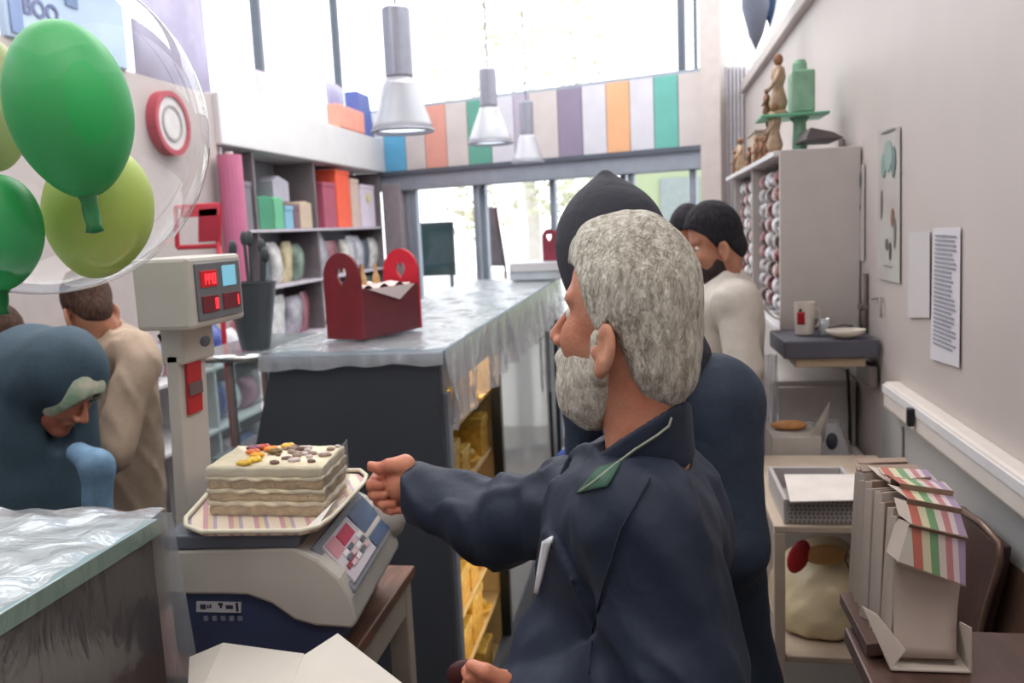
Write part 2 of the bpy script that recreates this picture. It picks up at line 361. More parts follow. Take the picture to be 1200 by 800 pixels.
obj('cornice', MB().box(-.7, 4.1, 16.9, 18.1, 3.3, 3.5), mat('cornice', (190, 192, 180), .8), B)
for k in range(2): obj('window', MB().box(.15 + k * 1.6, .9 + k * 1.6, 16.94, 17.02, 1.2, 2.4), mat('far_window', (140, 150, 150), .3), B, bevel=.02)
# dark green notice board outside the left door
a, b = P(471, 262, Y=9.6), P(534, 322, Y=9.6)
t = thing('notice_board', 'dark green framed board standing outside the left glass door', 'board', ((a[0] + b[0]) / 2, 9.6, 0))
x0, x1, z0, z1 = a[0], b[0], b[2], a[2]
obj('panel', MB().box(x0 + .02, x1 - .02, 9.59, 9.63, z0 + .02, z1 - .02), mat('board_green', (28, 58, 62), .6, var=.1, vs=2), t)
for q in ((x0, x1, z0, z0 + .025), (x0, x1, z1 - .025, z1), (x0, x0 + .025, z0 + .025, z1 - .025), (x1 - .025, x1, z0 + .025, z1 - .025)):
    obj('frame_bar', MB().box(q[0], q[1], 9.575, 9.64, q[2], q[3]), mat('board_frame', (24, 46, 52), .5), t)
for x in (x0 + .06, x1 - .06): obj('leg', MB().box(x - .02, x + .02, 9.64, 9.68, 0, z0 + .3), m_alud, t)
# leaning flag banner outside
a, b, c, d = P(570, 243, Y=9.3), P(581, 243, Y=9.3), P(592, 312, Y=9.3), P(573, 312, Y=9.3)
t = thing('banner_flag', 'grey feather banner leaning outside the sliding doors', 'banner', (c[0], 9.3, 0))
obj('cloth', MB().hexa([a, b, c, d], [q + [0, .02, 0] for q in (a, b, c, d)]), mat('banner_grey', (120, 116, 122), .8), t)
obj('pole', MB().tube([(c[0], 9.31, 0), c, b], .015, 8), mat('banner_pole', (90, 60, 66), .5), t)

# ================================================================== LEFT SHELVING
m_shelf = mat('shelf_lilac', (196, 188, 200), .5)
UP1, UP2 = P(301, 262, X=-2.67)[1], P(371, 262, X=-2.67)[1]
t = thing('display_shelving', 'long lilac white wall shelving along the left side', 'shelf', (-2.83, 6.7, 0))
for z in (.42, .86, 1.27, 1.67):
    obj('shelf_board', MB().box(-2.99, -2.645, 5.12, 8.25, z - .02, z), m_shelf, t, bevel=.003)
for y in (5.1, UP1, UP2, 8.26):
    obj('upright', MB().box(-2.99, -2.66, y - .015, y + .015, 0, 2.19), mat('shelf_dark', (116, 108, 112), .6) if y > 5.2 else m_beige, t, bevel=.003)
obj('back_panel', MB().box(-2.995, -2.985, 5.12, 8.25, .1, 2.19), mat('shelf_back', (128, 130, 138), .7), t)
def shelf_y(px, X=-2.67): return P(px, 262, X=X)[1]
goods = [(280, 288, 215, (92, 80, 112), 'dark violet box on the upper left shelf', 'box'), (289, 298, 213, (120, 116, 126), 'grey tall box beside the violet box on the upper left shelf', 'box'),
 (305, 322, 232, (66, 140, 108), 'deep green carton on the upper left shelf', 'carton'), (323, 334, 233, (104, 180, 140), 'mint green carton next to the deep green one', 'carton'),
 (335, 345, 241, (130, 176, 200), 'small light blue box beside the mint carton', 'box'), (346, 352, 240, (124, 92, 104), 'thin mauve brown box right of the light blue box', 'box'),
 (353, 367, 238, (196, 176, 156), 'low beige carton on the upper left shelf', 'carton'), (381, 396, 214, (168, 82, 104), 'maroon box beside the bright orange box', 'box'),
 (397, 413, 200, (238, 98, 70), 'bright orange tall box on the upper left shelf', 'box'), (414, 423, 210, (206, 182, 170), 'slim beige box right of the orange one', 'box'),
 (425, 441, 217, (216, 204, 220), 'pale lilac box with yellow mark at the shelf end', 'box')]
for x0, x1, yt, c, lab, cat in goods:
    y0, y1 = shelf_y(x0), shelf_y(x1 - .5); z1 = P((x0 + x1) / 2, yt, X=-2.67)[2]
    if cat == 'carton':
        o = tag(obj('carton', MB().prism([(-2.67, y0, 1.672), (-2.67, y1, 1.672), (-2.67, y1, z1), (-2.67, (y0 + y1) / 2, z1 + .015), (-2.67, y0, z1)], (-.2, 0, 0)), mat('good' + str(x0), c, .6, var=.04), bevel=.006), lab, cat)
    else:
        o = tag(obj('gift_box', MB().box(-2.85, -2.67, y0, y1, 1.672, z1 - .03), mat('good' + str(x0), c, .6, var=.04), bevel=.004), lab, cat)
        obj('lid', MB().box(-2.855, -2.665, y0 - .004, y1 + .004, z1 - .035, z1), mat('good' + str(x0), c), o, bevel=.004)
        if x0 == 425: obj('yellow_mark', MB().ell((-2.663, (y0 + y1) / 2, z1 - .12), (.004, .05, .05), 12, 6), mat('mark_yellow', (214, 206, 120), .6), o)
# upper grey box standing on the cartons
a, b = shelf_y(331), shelf_y(349); zz = P(340, 236, X=-2.67)[2]
tag(obj('gift_bag', MB().prism([(-2.72, a, zz), (-2.72, b, zz), (-2.72, b, zz + .15), (-2.72, a + .1, zz + .19), (-2.72, a, zz + .15)], (-.12, 0, 0)), mat('bag_grey', (176, 172, 184), .6), bevel=.004), 'pale grey bag lying above the light blue box', 'bag')
# packets hanging and standing under the upper shelf
pc = [(208, 206, 214), (196, 196, 206), (90, 100, 112), (226, 224, 222), (206, 190, 150), (120, 140, 128), (226, 224, 226), (172, 168, 180), (150, 84, 100), (214, 208, 200)]
def packet(c, w, d, h, m, tw=0, lean=0):
    c = np.array(c, float)
    def fn(u, v):
        a = u * 2 * math.pi; zz = v; th = math.sin(math.pi * min(max(zz, .0), 1)) ** .5
        x = math.copysign(abs(math.cos(a)) ** .6, math.cos(a)) * d / 2 * (.15 + .85 * th); y = math.copysign(abs(math.sin(a)) ** .6, math.sin(a)) * w / 2 * (1 - .12 * math.sin(zz * 9 + tw))
        return c + [x, y + lean * zz * h, zz * h]
    return MB().grid(fn, 14, 6)
k = 0; PCN = ['off white', 'pale lilac', 'slate grey', 'white', 'straw coloured', 'grey green', 'milky white', 'lilac grey', 'maroon', 'cream']
for row, (zf, hh) in enumerate([(1.272, .37), (.862, .38)]):
    y = 5.25
    while y < 8.15:
        w = random.uniform(.15, .3); c = pc[k % len(pc)]; h = hh * random.uniform(.7, 1.0)
        if not any(abs(y + w / 2 - u) < w / 2 + .03 for u in (UP1, UP2)):
            tag(obj('sweet_packet', packet((-2.76, y + w / 2, zf), w, .07 + .05 * (k % 2), h, None, k, random.uniform(-.2, .2)), mat('packet%d' % (k % len(pc)), c, .25, var=.2, vs=14, bump=.3, bs=30), smooth=True),
                '%s crinkled sweet packet standing on the %s row of the long left shelving' % (PCN[k % len(pc)], ('upper packet', 'lower packet')[row]), 'packet', ('sweet packets on the middle left shelf', 'sweet packets on the lower left shelf')[row])
        k += 1; y += w + .02
# pink tall roll and red stand
a, b = P(253, 181, X=-2.6), P(276, 264, X=-2.6)
t = tag(obj('wrapping_roll', MB().tube([(-2.56, (a[1] + b[1]) / 2, 1.3), (-2.56, (a[1] + b[1]) / 2, a[2])], .075, 18), mat('roll_pink', (196, 112, 146), .5, var=.05), smooth=False), 'tall pink paper roll standing at the near end of the left shelving', 'roll')
obj('core', MB().tube([(-2.56, (a[1] + b[1]) / 2, a[2]), (-2.56, (a[1] + b[1]) / 2, a[2] + .02)], .025, 12), m_beige, t)
m_red = mat('red_metal', (186, 44, 62), .4, var=.05)
t = thing('sign_stand', 'red metal stand with hollow head left of the dark bin', 'stand', tuple(P(262, 405, Y=3.9)[:2]) + (0,))
q = [P(x, y, Y=3.9) for x, y in ((206, 243), (257, 240), (257, 288), (208, 290))]
for i in range(4): obj('frame_bar', MB().tube([q[i], q[(i + 1) % 4]], .012, 8), m_red, t)
q2 = [P(x, y, Y=3.88) for x, y in ((232, 245), (255, 243), (255, 282), (232, 284))]
obj('plate', MB().prism(q2, (0, .02, 0)), mat('red_plate', (170, 46, 64), .5), t, bevel=.003)
obj('plate', MB().prism([P(x, y, Y=3.88) for x, y in ((212, 243), (256, 240), (256, 252), (212, 255))], (0, .02, 0)), mat('red_plate2', (204, 70, 84), .5), t)
pt = P(254, 243, Y=3.9); pb = P(263, 402, Y=3.9)
obj('pole', MB().tube([pt, pb, (pb[0], 3.9, .02)], .013, 10), m_red, t, smooth=True)
obj('foot', MB().lathe([(.16, 0), (.16, .012), (.03, .03)], (pb[0], 3.9, 0), 24), m_red, t)
# ring sign on the pier
c = P(196, 145, X=-2.64)
t = thing('wall_clock', 'round pale wall disc with red rim above the balloons', 'clock', c)
def ringx(c, r0, r1, x0, x1, sy=1):
    v = []; n = 32
    for X, r in ((x0, r0), (x0, r1), (x1, r1), (x1, r0)):
        for i in range(n): v.append((X, c[1] + sy * r * math.cos(6.2832 * i / n), c[2] + r * math.sin(6.2832 * i / n)))
    return MB().add(v, [(j * n + i, j * n + (i + 1) % n, ((j + 1) % 4) * n + (i + 1) % n, ((j + 1) % 4) * n + i) for j in range(4) for i in range(n)])
obj('rim', ringx(c, .145, .175, -2.66, -2.60), mat('clock_rim', (170, 60, 76), .5), t, smooth=False)
obj('face', ringx(c, 0.001, .148, -2.65, -2.61), mat('clock_face', (206, 200, 200), .4), t)
obj('inner_ring', ringx(c, .085, .10, -2.612, -2.604), mat('clock_grey', (150, 148, 146), .5), t)
# shop sign high on the left behind the balloons
a, b = P(8, -40, X=-2.64), P(150, 75, X=-2.64)
y0, y1 = P(8, 30, X=-2.64)[1], P(146, 30, X=-2.64)[1]
t = thing('wall_sign', 'pale blue sign with dark lettering behind the top of the green balloon', 'sign', (-2.65, (y0 + y1) / 2, 2.52))
obj('panel', MB().box(-2.68, -2.64, y0, y1, 2.50, 4.2), mat('sign_blue', (168, 188, 214), .5, var=.08, vs=3), t, bevel=.006)
obj('side_band', MB().box(-2.638, -2.63, y0 + .02, y0 + .09, 2.52, 4.15), mat('sign_band', (108, 132, 176), .5), t)
o_ = P(27, 14, X=-2.636)
obj('lettering', text_mb('BOO', .105, (-2.636, o_[1], o_[2]), (0, 1, 0), (0, 0, 1), .002, .003), mat('sign_text', (84, 96, 140), .5), t)
a_, b_ = P(76, 0, X=-2.637), P(91, 11, X=-2.637)
obj('square_mark', MB().box(-2.637, -2.632, a_[1], b_[1], b_[2], 3.4), mat('sign_mark', (96, 122, 160), .5), t)
# lavender sheet coloured to imitate reflections in the left clerestory, and coloured pennants on the soffit
def poster(name, px0, px1, z0, z1, X, c, lab, cat='poster'):
    a = P(px0, 100, X=X)[1]; b = P(px1, 100, X=X)[1]
    return tag(obj(name, MB().grid(lambda u, v: (X + .012 * math.sin(u * 9 + v * 3), a + (b - a) * u, z0 + (z1 - z0) * v), 12, 6), mat(name + str(px0), c, .6, var=.12, vs=4), smooth=True, solid=.004), lab, cat)
poster('window_sheet', 160, 246, 2.56, 4.6, -2.9, (176, 170, 196), 'large lavender sheet imitating reflections in the left upper window beside the sign')
poster('window_sheet', 380, 402, 2.56, 3.0, -2.9, (206, 200, 232), 'pale lilac poster in the left upper window near the large lamp')
poster('window_sheet', 286, 330, 2.56, 2.86, -2.9, (222, 206, 226), 'faint pink lilac poster midway along the left upper window')
t = tag(obj('paper_bag', MB().box(-2.74, -2.62, P(395, 130, X=-2.64)[1], P(424, 130, X=-2.64)[1], 2.522, 2.72), mat('salmon', (240, 160, 140), .6), bevel=.01), 'salmon orange bag standing on the left soffit beside the big lamp', 'bag')
t2 = tag(obj('paper_bag', MB().prism([(-2.76, P(424, 130, X=-2.6)[1], 2.522), (-2.76, P(441, 130, X=-2.6)[1], 2.522), (-2.76, P(437, 130, X=-2.6)[1], 2.9), (-2.76, P(424, 130, X=-2.6)[1], 2.9)], (.13, 0, 0)), mat('bagblue', (92, 108, 176), .6), bevel=.01), 'blue bag standing on the left soffit behind the big lamp', 'bag')
# low shelf unit behind the customers
t = thing('low_shelf_unit', 'low white shelf unit behind the tan shirted man', 'shelf', (-2.45, 4.2, 0))
for z in (.3, .62, .95): obj('shelf_board', MB().box(-2.64, -2.3, 3.3, 5.0, z - .02, z), m_white, t, bevel=.003)
for y in (3.3, 4.15, 5.0): obj('upright', MB().box(-2.64, -2.31, y - .012, y + .012, 0, .98), m_white, t, bevel=.003)
for i, (y, z, c, h) in enumerate([(4.32, .952, (80, 96, 170), .2), (4.5, .952, (228, 226, 232), .16), (4.7, .952, (214, 130, 150), .2), (3.5, .952, (200, 160, 160), .22), (3.72, .952, (170, 176, 196), .2), (3.95, .952, (196, 140, 150), .2),
       (4.3, .622, (52, 72, 150), .22), (4.45, .622, (214, 216, 226), .2), (4.68, .622, (190, 130, 150), .18), (4.85, .622, (226, 226, 230), .2), (4.4, .302, (222, 200, 206), .2), (4.6, .302, (90, 106, 170), .18), (4.82, .302, (216, 214, 220), .2)]):
    tag(obj('snack_bag', packet((-2.42, y, z), .15, .14, h, None, i), mat('snack%d' % i, c, .25, var=.15, bump=.3, bs=40), smooth=True), ['blue', 'white', 'pink', 'dusty pink', 'pale blue', 'rose', 'deep blue', 'pale grey', 'mauve', 'silver white', 'pale pink', 'violet blue', 'off white'][i] + ' shiny snack bag standing on the low white shelf unit behind the customers', 'bag', 'snack bags on the low shelf')

# ================================================================== PENDANT LAMPS
m_lampg = mat('lamp_grey', (150, 150, 162), .35, .4, var=.05, vs=20)
def pendant(px, ytop, yneck, ybot, rneck, rbot, Y, label, glassy=False):
    c = P(px, ybot, Y=Y); zt_ = P(px, ytop, Y=Y)[2]; zn = P(px, yneck, Y=Y)[2]; zb_ = c[2]; rn = rneck * Y / 1000; rb = rbot * Y / 1000
    t = thing('pendant_lamp', label, 'lamp', (c[0], c[1], zb_), 'metal pendant lamps')
    mm = m_lampg
    if ytop is not None:
        obj('housing', MB().lathe([(rn * .9, zn - c[2]), (rn, zn - c[2] + .01), (rn, zt_ - c[2] - .01), (rn * .85, zt_ - c[2])], c, 28), mm, t, smooth=False, bevel=.004)
    pr = [(rn * 1.02, zn - zb_), (rn * 1.25, (zn - zb_) * .85), (rb * .75, (zn - zb_) * .45), (rb * .93, (zn - zb_) * .15), (rb, 0)]
    sh = MB().shell(pr, c, 36)
    obj('shade', sh, clear('lamp_prism', (225, 225, 230), refl=.6, haze=.55, hazecol=(205, 205, 212), bump=.2, bs=40, stretch=(4, 4, .4)), t, smooth=True, solid=.006)
    obj('rim', MB().tube([c + [rb * math.cos(a), rb * math.sin(a), 0] for a in np.linspace(0, 6.2832, 37)], .008, 6, False), m_lampg, t, smooth=True)
    obj('diffuser', MB().lathe([(rb * .9, .012), (rb * .9, .02)], c, 32), mat('lamp_glow', (245, 252, 255), .5, emit=1.6, emitcol=(235, 248, 255)), t)
    obj('cable', MB().tube([(c[0], c[1], zt_ - .01), (c[0], c[1], 5.1)], .006, 6), m_alud, t)
    obj('ceiling_rose', MB().lathe([(.06, 5.06 - c[2]), (.05, 5.1 - c[2])], c, 20), m_lampg, t)
    return t
pendant(472, 8, 92, 154, 16.5, 36, 4.4, 'largest grey pendant lamp hanging left in front of the fascia')
pendant(575, 80, 126, 168, 10, 26, 5.9, 'middle sized grey pendant lamp in front of the green fascia board')
pendant(619, 118, 158, 190, 8, 18, 7.1, 'smallest and farthest pendant lamp in front of the pale mauve board')
# ================================================================== COUNTERS
m_dark = mat('charcoal_panel', (66, 70, 78), .45, var=.04, vs=4)
m_black = mat('black_panel', (30, 32, 36), .4)
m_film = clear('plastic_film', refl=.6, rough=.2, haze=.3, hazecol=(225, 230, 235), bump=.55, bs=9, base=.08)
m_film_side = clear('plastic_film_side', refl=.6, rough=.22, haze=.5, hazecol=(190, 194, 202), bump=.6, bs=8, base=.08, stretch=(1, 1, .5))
yn = 2.65; CT = P(513, 411, Y=yn)[2]; ye = 6.05
# ---- chilled display case
xr = P(513, 411, Y=yn)[0]
F = thing('display_fridge', 'long charcoal pastry display fridge with sheeted top and lit glass doors', 'display fridge', (-1.05, 4.6, 0))
tl = P(317, 427, Y=yn); ml = P(299, 522, Y=yn)
obj('side_panel', MB().prism([(tl[0], yn, CT - .035), (xr, yn, CT - .035), (xr, yn, .08), (ml[0], yn, .08), (ml[0], yn, ml[2])], (0, .04, 0)), m_dark, F, bevel=.005)
obj('side_panel', MB().prism([(tl[0], ye, CT - .035), (xr, ye, CT - .035), (xr, ye, .08), (ml[0], ye, .08), (ml[0], ye, ml[2])], (0, .04, 0)), m_dark, F, bevel=.005)
obj('plinth', MB().box(ml[0] + .03, xr - .03, yn + .03, ye, 0, .1), m_black, F)
obj('worktop', MB().box(tl[0] - .02, xr + .01, yn - .01, ye + .06, CT - .033, CT - .004), mat('worktop_steel', (150, 166, 178), .3, .2, var=.06, vs=3), F, bevel=.004)
m_front_glass = clear('case_glass', tint=(225, 238, 240), refl=.4, haze=.1)
obj('front_glass', MB().prism([(tl[0] + .0, yn + .04, CT - .04), (ml[0], yn + .04, ml[2]), (ml[0] + .008, yn + .04, ml[2]), (tl[0] + .008, yn + .04, CT - .04)], (0, ye - yn - .04, 0)), m_front_glass, F)
obj('front_panel', MB().box(ml[0], ml[0] + .02, yn + .04, ye, .1, ml[2]), m_white, F)
obj('back_top_rail', MB().box(xr - .03, xr, yn + .04, ye, 1.08, CT - .035), m_alu, F, bevel=.004)
obj('back_bottom_rail', MB().box(xr - .03, xr, yn + .04, ye, .1, .17), m_alud, F)
yA, yB, yC = P(586, 500, X=xr)[1], P(612, 500, X=xr)[1], P(643, 400, X=xr)[1]
for y, w, m in ((yn + .075, .05, m_alu), (yA, .05, m_black), (yC, .1, m_black), (yC + .12, .05, m_alu)):
    obj('door_post', MB().box(xr - .03, xr + .012, y - w / 2, y + w / 2, .17, 1.08), m, F, bevel=.003)
obj('door_handle', MB().box(xr + .012, xr + .03, yC - .17, yC - .15, .55, .95), m_alu, F, bevel=.004)
obj('glass_door', MB().box(xr - .012, xr - .006, yA + .03, yC - .05, .17, 1.08), clear('door_glass', refl=.4, base=.06, haze=.75, hazecol=(224, 228, 228)), F)
m_warm = mat('case_interior', (216, 190, 140), .5)
obj('interior_divider', MB().box(ml[0] + .03, xr - .04, yA + .02, yA + .04, .1, CT - .04), m_warm, F)
for z in (.1, .432, .64, .9):
    obj('interior_shelf', MB().box(ml[0] + .06, xr - .04, yn + .05, yA + .01, z - .012, z), m_warm, F)
    obj('interior_shelf', MB().box(ml[0] + .06, xr - .04, yA + .05, ye - .06, z - .012, z), m_white, F)
obj('light_strip', MB().box(xr - .08, xr - .05, yn + .12, yA - .05, CT - .06, CT - .045), mat('warm_led', (255, 214, 130), emit=1.2, emitcol=(255, 214, 130)), F)
l = area('case_lamp', (xr - .1, (yn + .12 + yA) / 2, CT - .07), (0, math.radians(-20), 0), .06, .7, 6, (1, .78, .42))
l = area('case_lamp', (xr - .035, (yn + .12 + yA) / 2, .3), (0, math.radians(80), 0), .7, .7, 1.6, (1, .78, .42))
m_gold = mat('gold_board', (222, 172, 70), .5, .0, var=.2, vs=30); m_gold2 = mat('gold_wrap', (236, 196, 96), .45, .0, var=.25, vs=24, bump=.4, bs=30)
n = 0; SHN = {-.30: 'lowest', -.05: 'second lowest', .18: 'third lowest', .432: 'middle', .64: 'second highest', .9: 'top'}
KEEP[0] = True
for z in (-.30, -.05): obj('interior_shelf', MB().box(ml[0] + .06, xr - .04, yn + .05, yA + .01, z - .012, z), m_warm, F)
for z, hh in ((-.30, .2), (-.05, .19), (.18, .16), (.432, .18), (.64, .2), (.9, .2)):
    for r in range(2):
        y = yn + .12
        while y < yA - .16:
            w = random.uniform(.13, .19); h = hh * random.uniform(.6, 1.0); x = xr - .11 - r * .2
            if n % 3 != 2:
                t = tag(obj('pastry_box', MB().box(x - .08, x + .06, y, y + w, z + .001, z + h), m_gold, bevel=.006), 'gold cardboard pastry box lit warmly on the %s shelf inside the display fridge' % SHN[z], 'box', 'gold boxes inside the fridge')
                obj('lid', MB().box(x - .084, x + .064, y - .004, y + w + .004, z + h - .03, z + h + .006), m_gold2, t, bevel=.004)
            else:
                t = tag(obj('pastry_tray', MB().lathe([(.05, 0), (.075, .03), (.07, .032)], (x, y + w / 2, z + .001), 20), m_gold), 'round gold tray of glazed buns on the %s shelf inside the display fridge' % SHN[z], 'tray', 'gold trays inside the fridge')
                for q in range(4): obj('bun', MB().ell((x + .03 * math.cos(q * 1.57), y + w / 2 + .03 * math.sin(q * 1.57), z + .05), (.026, .026, .024), 12, 8), m_gold2, t, smooth=True)
            y += w + .03; n += 1
obj('interior_shelf', MB().box(ml[0] + .06, xr - .04, yn + .05, yA + .01, .168, .18), m_warm, F)
KEEP[0] = False
for z in (.64,):
    for y in (4.6, 5.0, 5.4):
        tag(obj('cake_box', MB().box(xr - .34, xr - .12, y, y + .24, z + .001, z + .12), m_white, bevel=.006), 'white cake box behind the pale sliding glass door', 'box', 'white boxes in the fridge')
# plastic film over the fridge
def wr(x, y, s=0): return .006 * math.sin(17 * x + 9 * y + s) * math.sin(11 * y - 7 * x) + .004 * math.sin(41 * y + 13 * x + s)
S = thing('plastic_sheet', 'clear wrinkled plastic sheet draped over the long display fridge', 'plastic sheet', (-1.1, 4.5, CT))
x0s = tl[0] - .03; x1s = xr + .022
obj('top_sheet', MB().grid(lambda u, v: (x0s + (x1s - x0s) * u, yn - .02 + (ye + .08 - yn + .02) * v, CT + .006 + abs(wr((x0s + (x1s - x0s) * u), 3 * v * 3.4))), 24, 90), m_film, S, smooth=True)
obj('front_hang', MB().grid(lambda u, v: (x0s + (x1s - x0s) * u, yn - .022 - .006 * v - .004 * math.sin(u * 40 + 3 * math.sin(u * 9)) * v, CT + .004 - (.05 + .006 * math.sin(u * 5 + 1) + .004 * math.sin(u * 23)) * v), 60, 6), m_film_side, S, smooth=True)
hz0, hz1 = P(527, 485, X=xr)[2], P(645, 374, X=xr)[2]
def hang(u, v):
    y = yn - .02 + (ye + .08 - yn) * u
    low = CT - (hz0 + (hz1 - hz0) * u) + .006 * math.sin(u * 13) + (.03 * math.exp(-(u / .03) ** 2))
    return (x1s + .008 + .02 * v * math.sin(y * 21 + 3 * v + 2 * math.sin(y * 5)) * (1 if y < yC - .1 else .5) + .012 * math.sin(y * 47 + 5 * v) * v + .02 * v, y, CT + .004 - low * v)
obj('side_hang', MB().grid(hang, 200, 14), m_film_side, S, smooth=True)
# ---- glass showcase left of it
G = thing('glass_showcase', 'low glass showcase with shiny metal top rail left of the dark fridge panel', 'showcase', (-1.3, yn + .3, 0))
gx0, gx1 = P(212, 420, Y=yn)[0], tl[0] - .045
obj('base', MB().box(gx0, gx1 - .03, yn + .05, yn + .6, 0, .5), m_white, G, bevel=.004)
for p_ in ((gx0, gx0 + .02, yn + .03, yn + .05), (P(262, 450, Y=yn)[0], P(262, 450, Y=yn)[0] + .016, yn + .03, yn + .05), (gx1 - .04, gx1 - .02, yn + .58, yn + .6), (gx0, gx0 + .02, yn + .58, yn + .6)):
    obj('corner_post', MB().box(*p_, .5, CT - .03), mat('post_brown', (150, 132, 130), .4, .3), G)
obj('front_rail', MB().tube([(gx0, yn + .02, CT - .015), (gx1, yn + .02, CT - .015)], .014, 12), mat('chrome', (225, 228, 230), .15, .9), G, smooth=True)
obj('front_pane', MB().box(gx0 + .02, gx1 - .02, yn + .034, yn + .04, .5, CT - .03), clear('showcase_glass', tint=(228, 240, 240), refl=.35, haze=.12), G)
obj('top_pane', MB().box(gx0, gx1, yn + .03, yn + .6, CT - .012, CT - .002), clear('showcase_top', tint=(225, 238, 238), refl=.6, haze=.3, base=.1), G)
obj('inner_shelf', MB().box(gx0 + .03, gx1 - .05, yn + .08, yn + .55, .84, .85), clear('showcase_shelf', haze=.4), G)
obj('back_panel', MB().box(gx0 + .02, gx1 - .04, yn + .59, yn + .6, .5, CT - .03), mat('case_back', (186, 194, 200), .5, var=.08, vs=3), G)
for i, (x, c, h) in enumerate([(-1.36, (190, 176, 150), .2), (-1.27, (206, 216, 196), .14), (-1.18, (180, 190, 206), .12)]):
    tag(obj('sweet_jar', MB().lathe([(.05, 0), (.06, .02), (.06, h * .8), (.045, h * .92), (.045, h)], (x, yn + .3, .852 if i != 1 else .502), 20), mat('jar%d' % i, c, .3), smooth=True), ['beige sweet jar on the shelf of the low glass showcase', 'pale green jar low inside the glass showcase', 'bluish jar in the glass showcase beside the dark panel'][i], 'jar')
# bucket on the showcase
bc = P(300, 409, Z=CT)
t = thing('dark_bucket', 'dark grey tapered bucket of utensils on the glass showcase', 'bucket', bc)
hb = P(300, 330, Y=bc[1])[2] - CT
obj('body', MB().lathe([(.045, .002), (.05, .004), (.086, hb - .01), (.09, hb), (.08, hb), (.078, hb - .012)], bc, 32), mat('bucket_grey', (74, 80, 86), .4, var=.06), t, smooth=False)
for i in range(6):
    a = i * 1.05; obj('utensil', MB().tube([bc + [.03 * math.cos(a), .03 * math.sin(a), .05], bc + [.06 * math.cos(a), .05 * math.sin(a), hb + .07 + .03 * (i % 3)]], .006, 6), mat('utensil_dark', (70, 78, 80), .5), t)
    obj('utensil_head', MB().ell(bc + [.062 * math.cos(a), .052 * math.sin(a), hb + .09 + .03 * (i % 3)], (.016, .01, .028), 10, 6), mat('utensil_dark', (70, 78, 80), .5), t, smooth=True)
# ---- wooden caddies
def heart(a):
    x = 16 * math.sin(a) ** 3; y = 13 * math.cos(a) - 5 * math.cos(2 * a) - 2 * math.cos(3 * a) - math.cos(4 * a); return x / 17, (y + 2) / 17
def caddy(c0, c1, c2, H, hs, mats, label, hw=.022):
    ex = (c1 - c0); w = np.linalg.norm(ex[:2]); ex = ex / w; lx = c2 - c1; nn = np.array([-ex[1], ex[0], 0]); nn = nn * (1 if nn[1] > 0 else -1)
    t = thing('gift_caddy', label, 'wooden caddy', (c0 + c2) / 2)
    hc = H * .72
    def panel(base, m):
        out = []; inn = []
        N = 48
        for i in range(N):
            a = 2 * math.pi * i / N; hx, hy = heart(a); inn.append((w / 2 + hx * hw, hc + hy * hw * 1.7))
            dx, dy = (hx, hy * 1.7); L_ = math.hypot(dx, dy) + 1e-9; dx /= L_; dy /= L_
            tt = 9
            R_ = w / 2; cy = H - R_ * 1.15
            if dx > 1e-6: tt = min(tt, (w / 2) / dx)
            if dx < -1e-6: tt = min(tt, -(w / 2) / dx)
            if dy < -1e-6: tt = min(tt, hc / -dy)
            # rounded top: ellipse centre (w/2, cy) radii (w/2, H-cy)
            px_, py_ = 0, hc - cy; A = (dx / (w / 2)) ** 2 + (dy / (H - cy)) ** 2; Bq = 2 * (px_ * dx / (w / 2) ** 2 + py_ * dy / (H - cy) ** 2); Cq = (px_ / (w / 2)) ** 2 + (py_ / (H - cy)) ** 2 - 1
            D = Bq * Bq - 4 * A * Cq
            if D > 0:
                te = (-Bq + math.sqrt(D)) / (2 * A)
                if te > 0 and hc + te * dy > cy: tt = min(tt, te)
            out.append((w / 2 + tt * dx, hc + tt * dy))
        # put the nearest ray exactly on each lower corner
        for cxx in (0, w):
            j = min(range(N), key=lambda i: (out[i][0] - cxx) ** 2 + out[i][1] ** 2); out[j] = (cxx, 0)
        def W3(p_, o): return base + ex * p_[0] + np.array([0, 0, p_[1]]) + nn * o
        v = [W3(p_, o) for o in (0, .012) for ring in (out, inn) for p_ in ring]; f = []
        for i in range(N):
            j = (i + 1) % N
            f += [(i, j, N + j, N + i), (2 * N + i, 3 * N + i, 3 * N + j, 2 * N + j), (i, 2 * N + i, 2 * N + j, j), (N + i, N + j, 3 * N + j, 3 * N + i)]
        return obj('end_panel', MB().add(v, f), m, t)
    panel(c0, mats[0]); panel(c0 + lx, mats[1])
    up = np.array([0, 0, 1.0])
    for s_, m in ((c1, mats[2]), (c0 + ex * .01, mats[0])):
        a = s_ + nn * .012 - ex * .01; b_ = a + lx - nn * .012
        obj('side_board', MB().hexa([a, b_, b_ + up * hs, a + up * hs], [q + ex * .01 for q in (a, b_, b_ + up * hs, a + up * hs)]), m, t)
    a = c0 + ex * .011 + nn * .012; b_ = c1 - ex * .011 + nn * .012
    obj('bottom_board', MB().hexa([a, b_, b_ + lx, a + lx], [q + up * .01 for q in (a, b_, b_ + lx, a + lx)]), mats[2], t)
    return t, ex, lx, nn
c0, c1, c2 = P(384, 397, Z=CT + .018), P(426, 398, Z=CT + .018), P(493, 384, Z=CT + .018)
Hc = P(404, 296, Y=(c0[1] + c1[1]) / 2)[2] - c0[2]; hs = P(493, 331, Y=c2[1])[2] - c2[2]
m1, m2, m3 = mat('red_wood_dark', (122, 34, 42), .5, var=.08), mat('red_wood_bright', (200, 30, 52), .5, var=.06), mat('red_wood_side', (104, 38, 46), .5, var=.08)
t, ex, lx, nn = caddy(c0, c1, c2, Hc, hs, (m1, m2, m3), 'large dark red wooden caddy with heart cutouts on the sheeted fridge top', .024)
up = np.array([0, 0, 1.0])
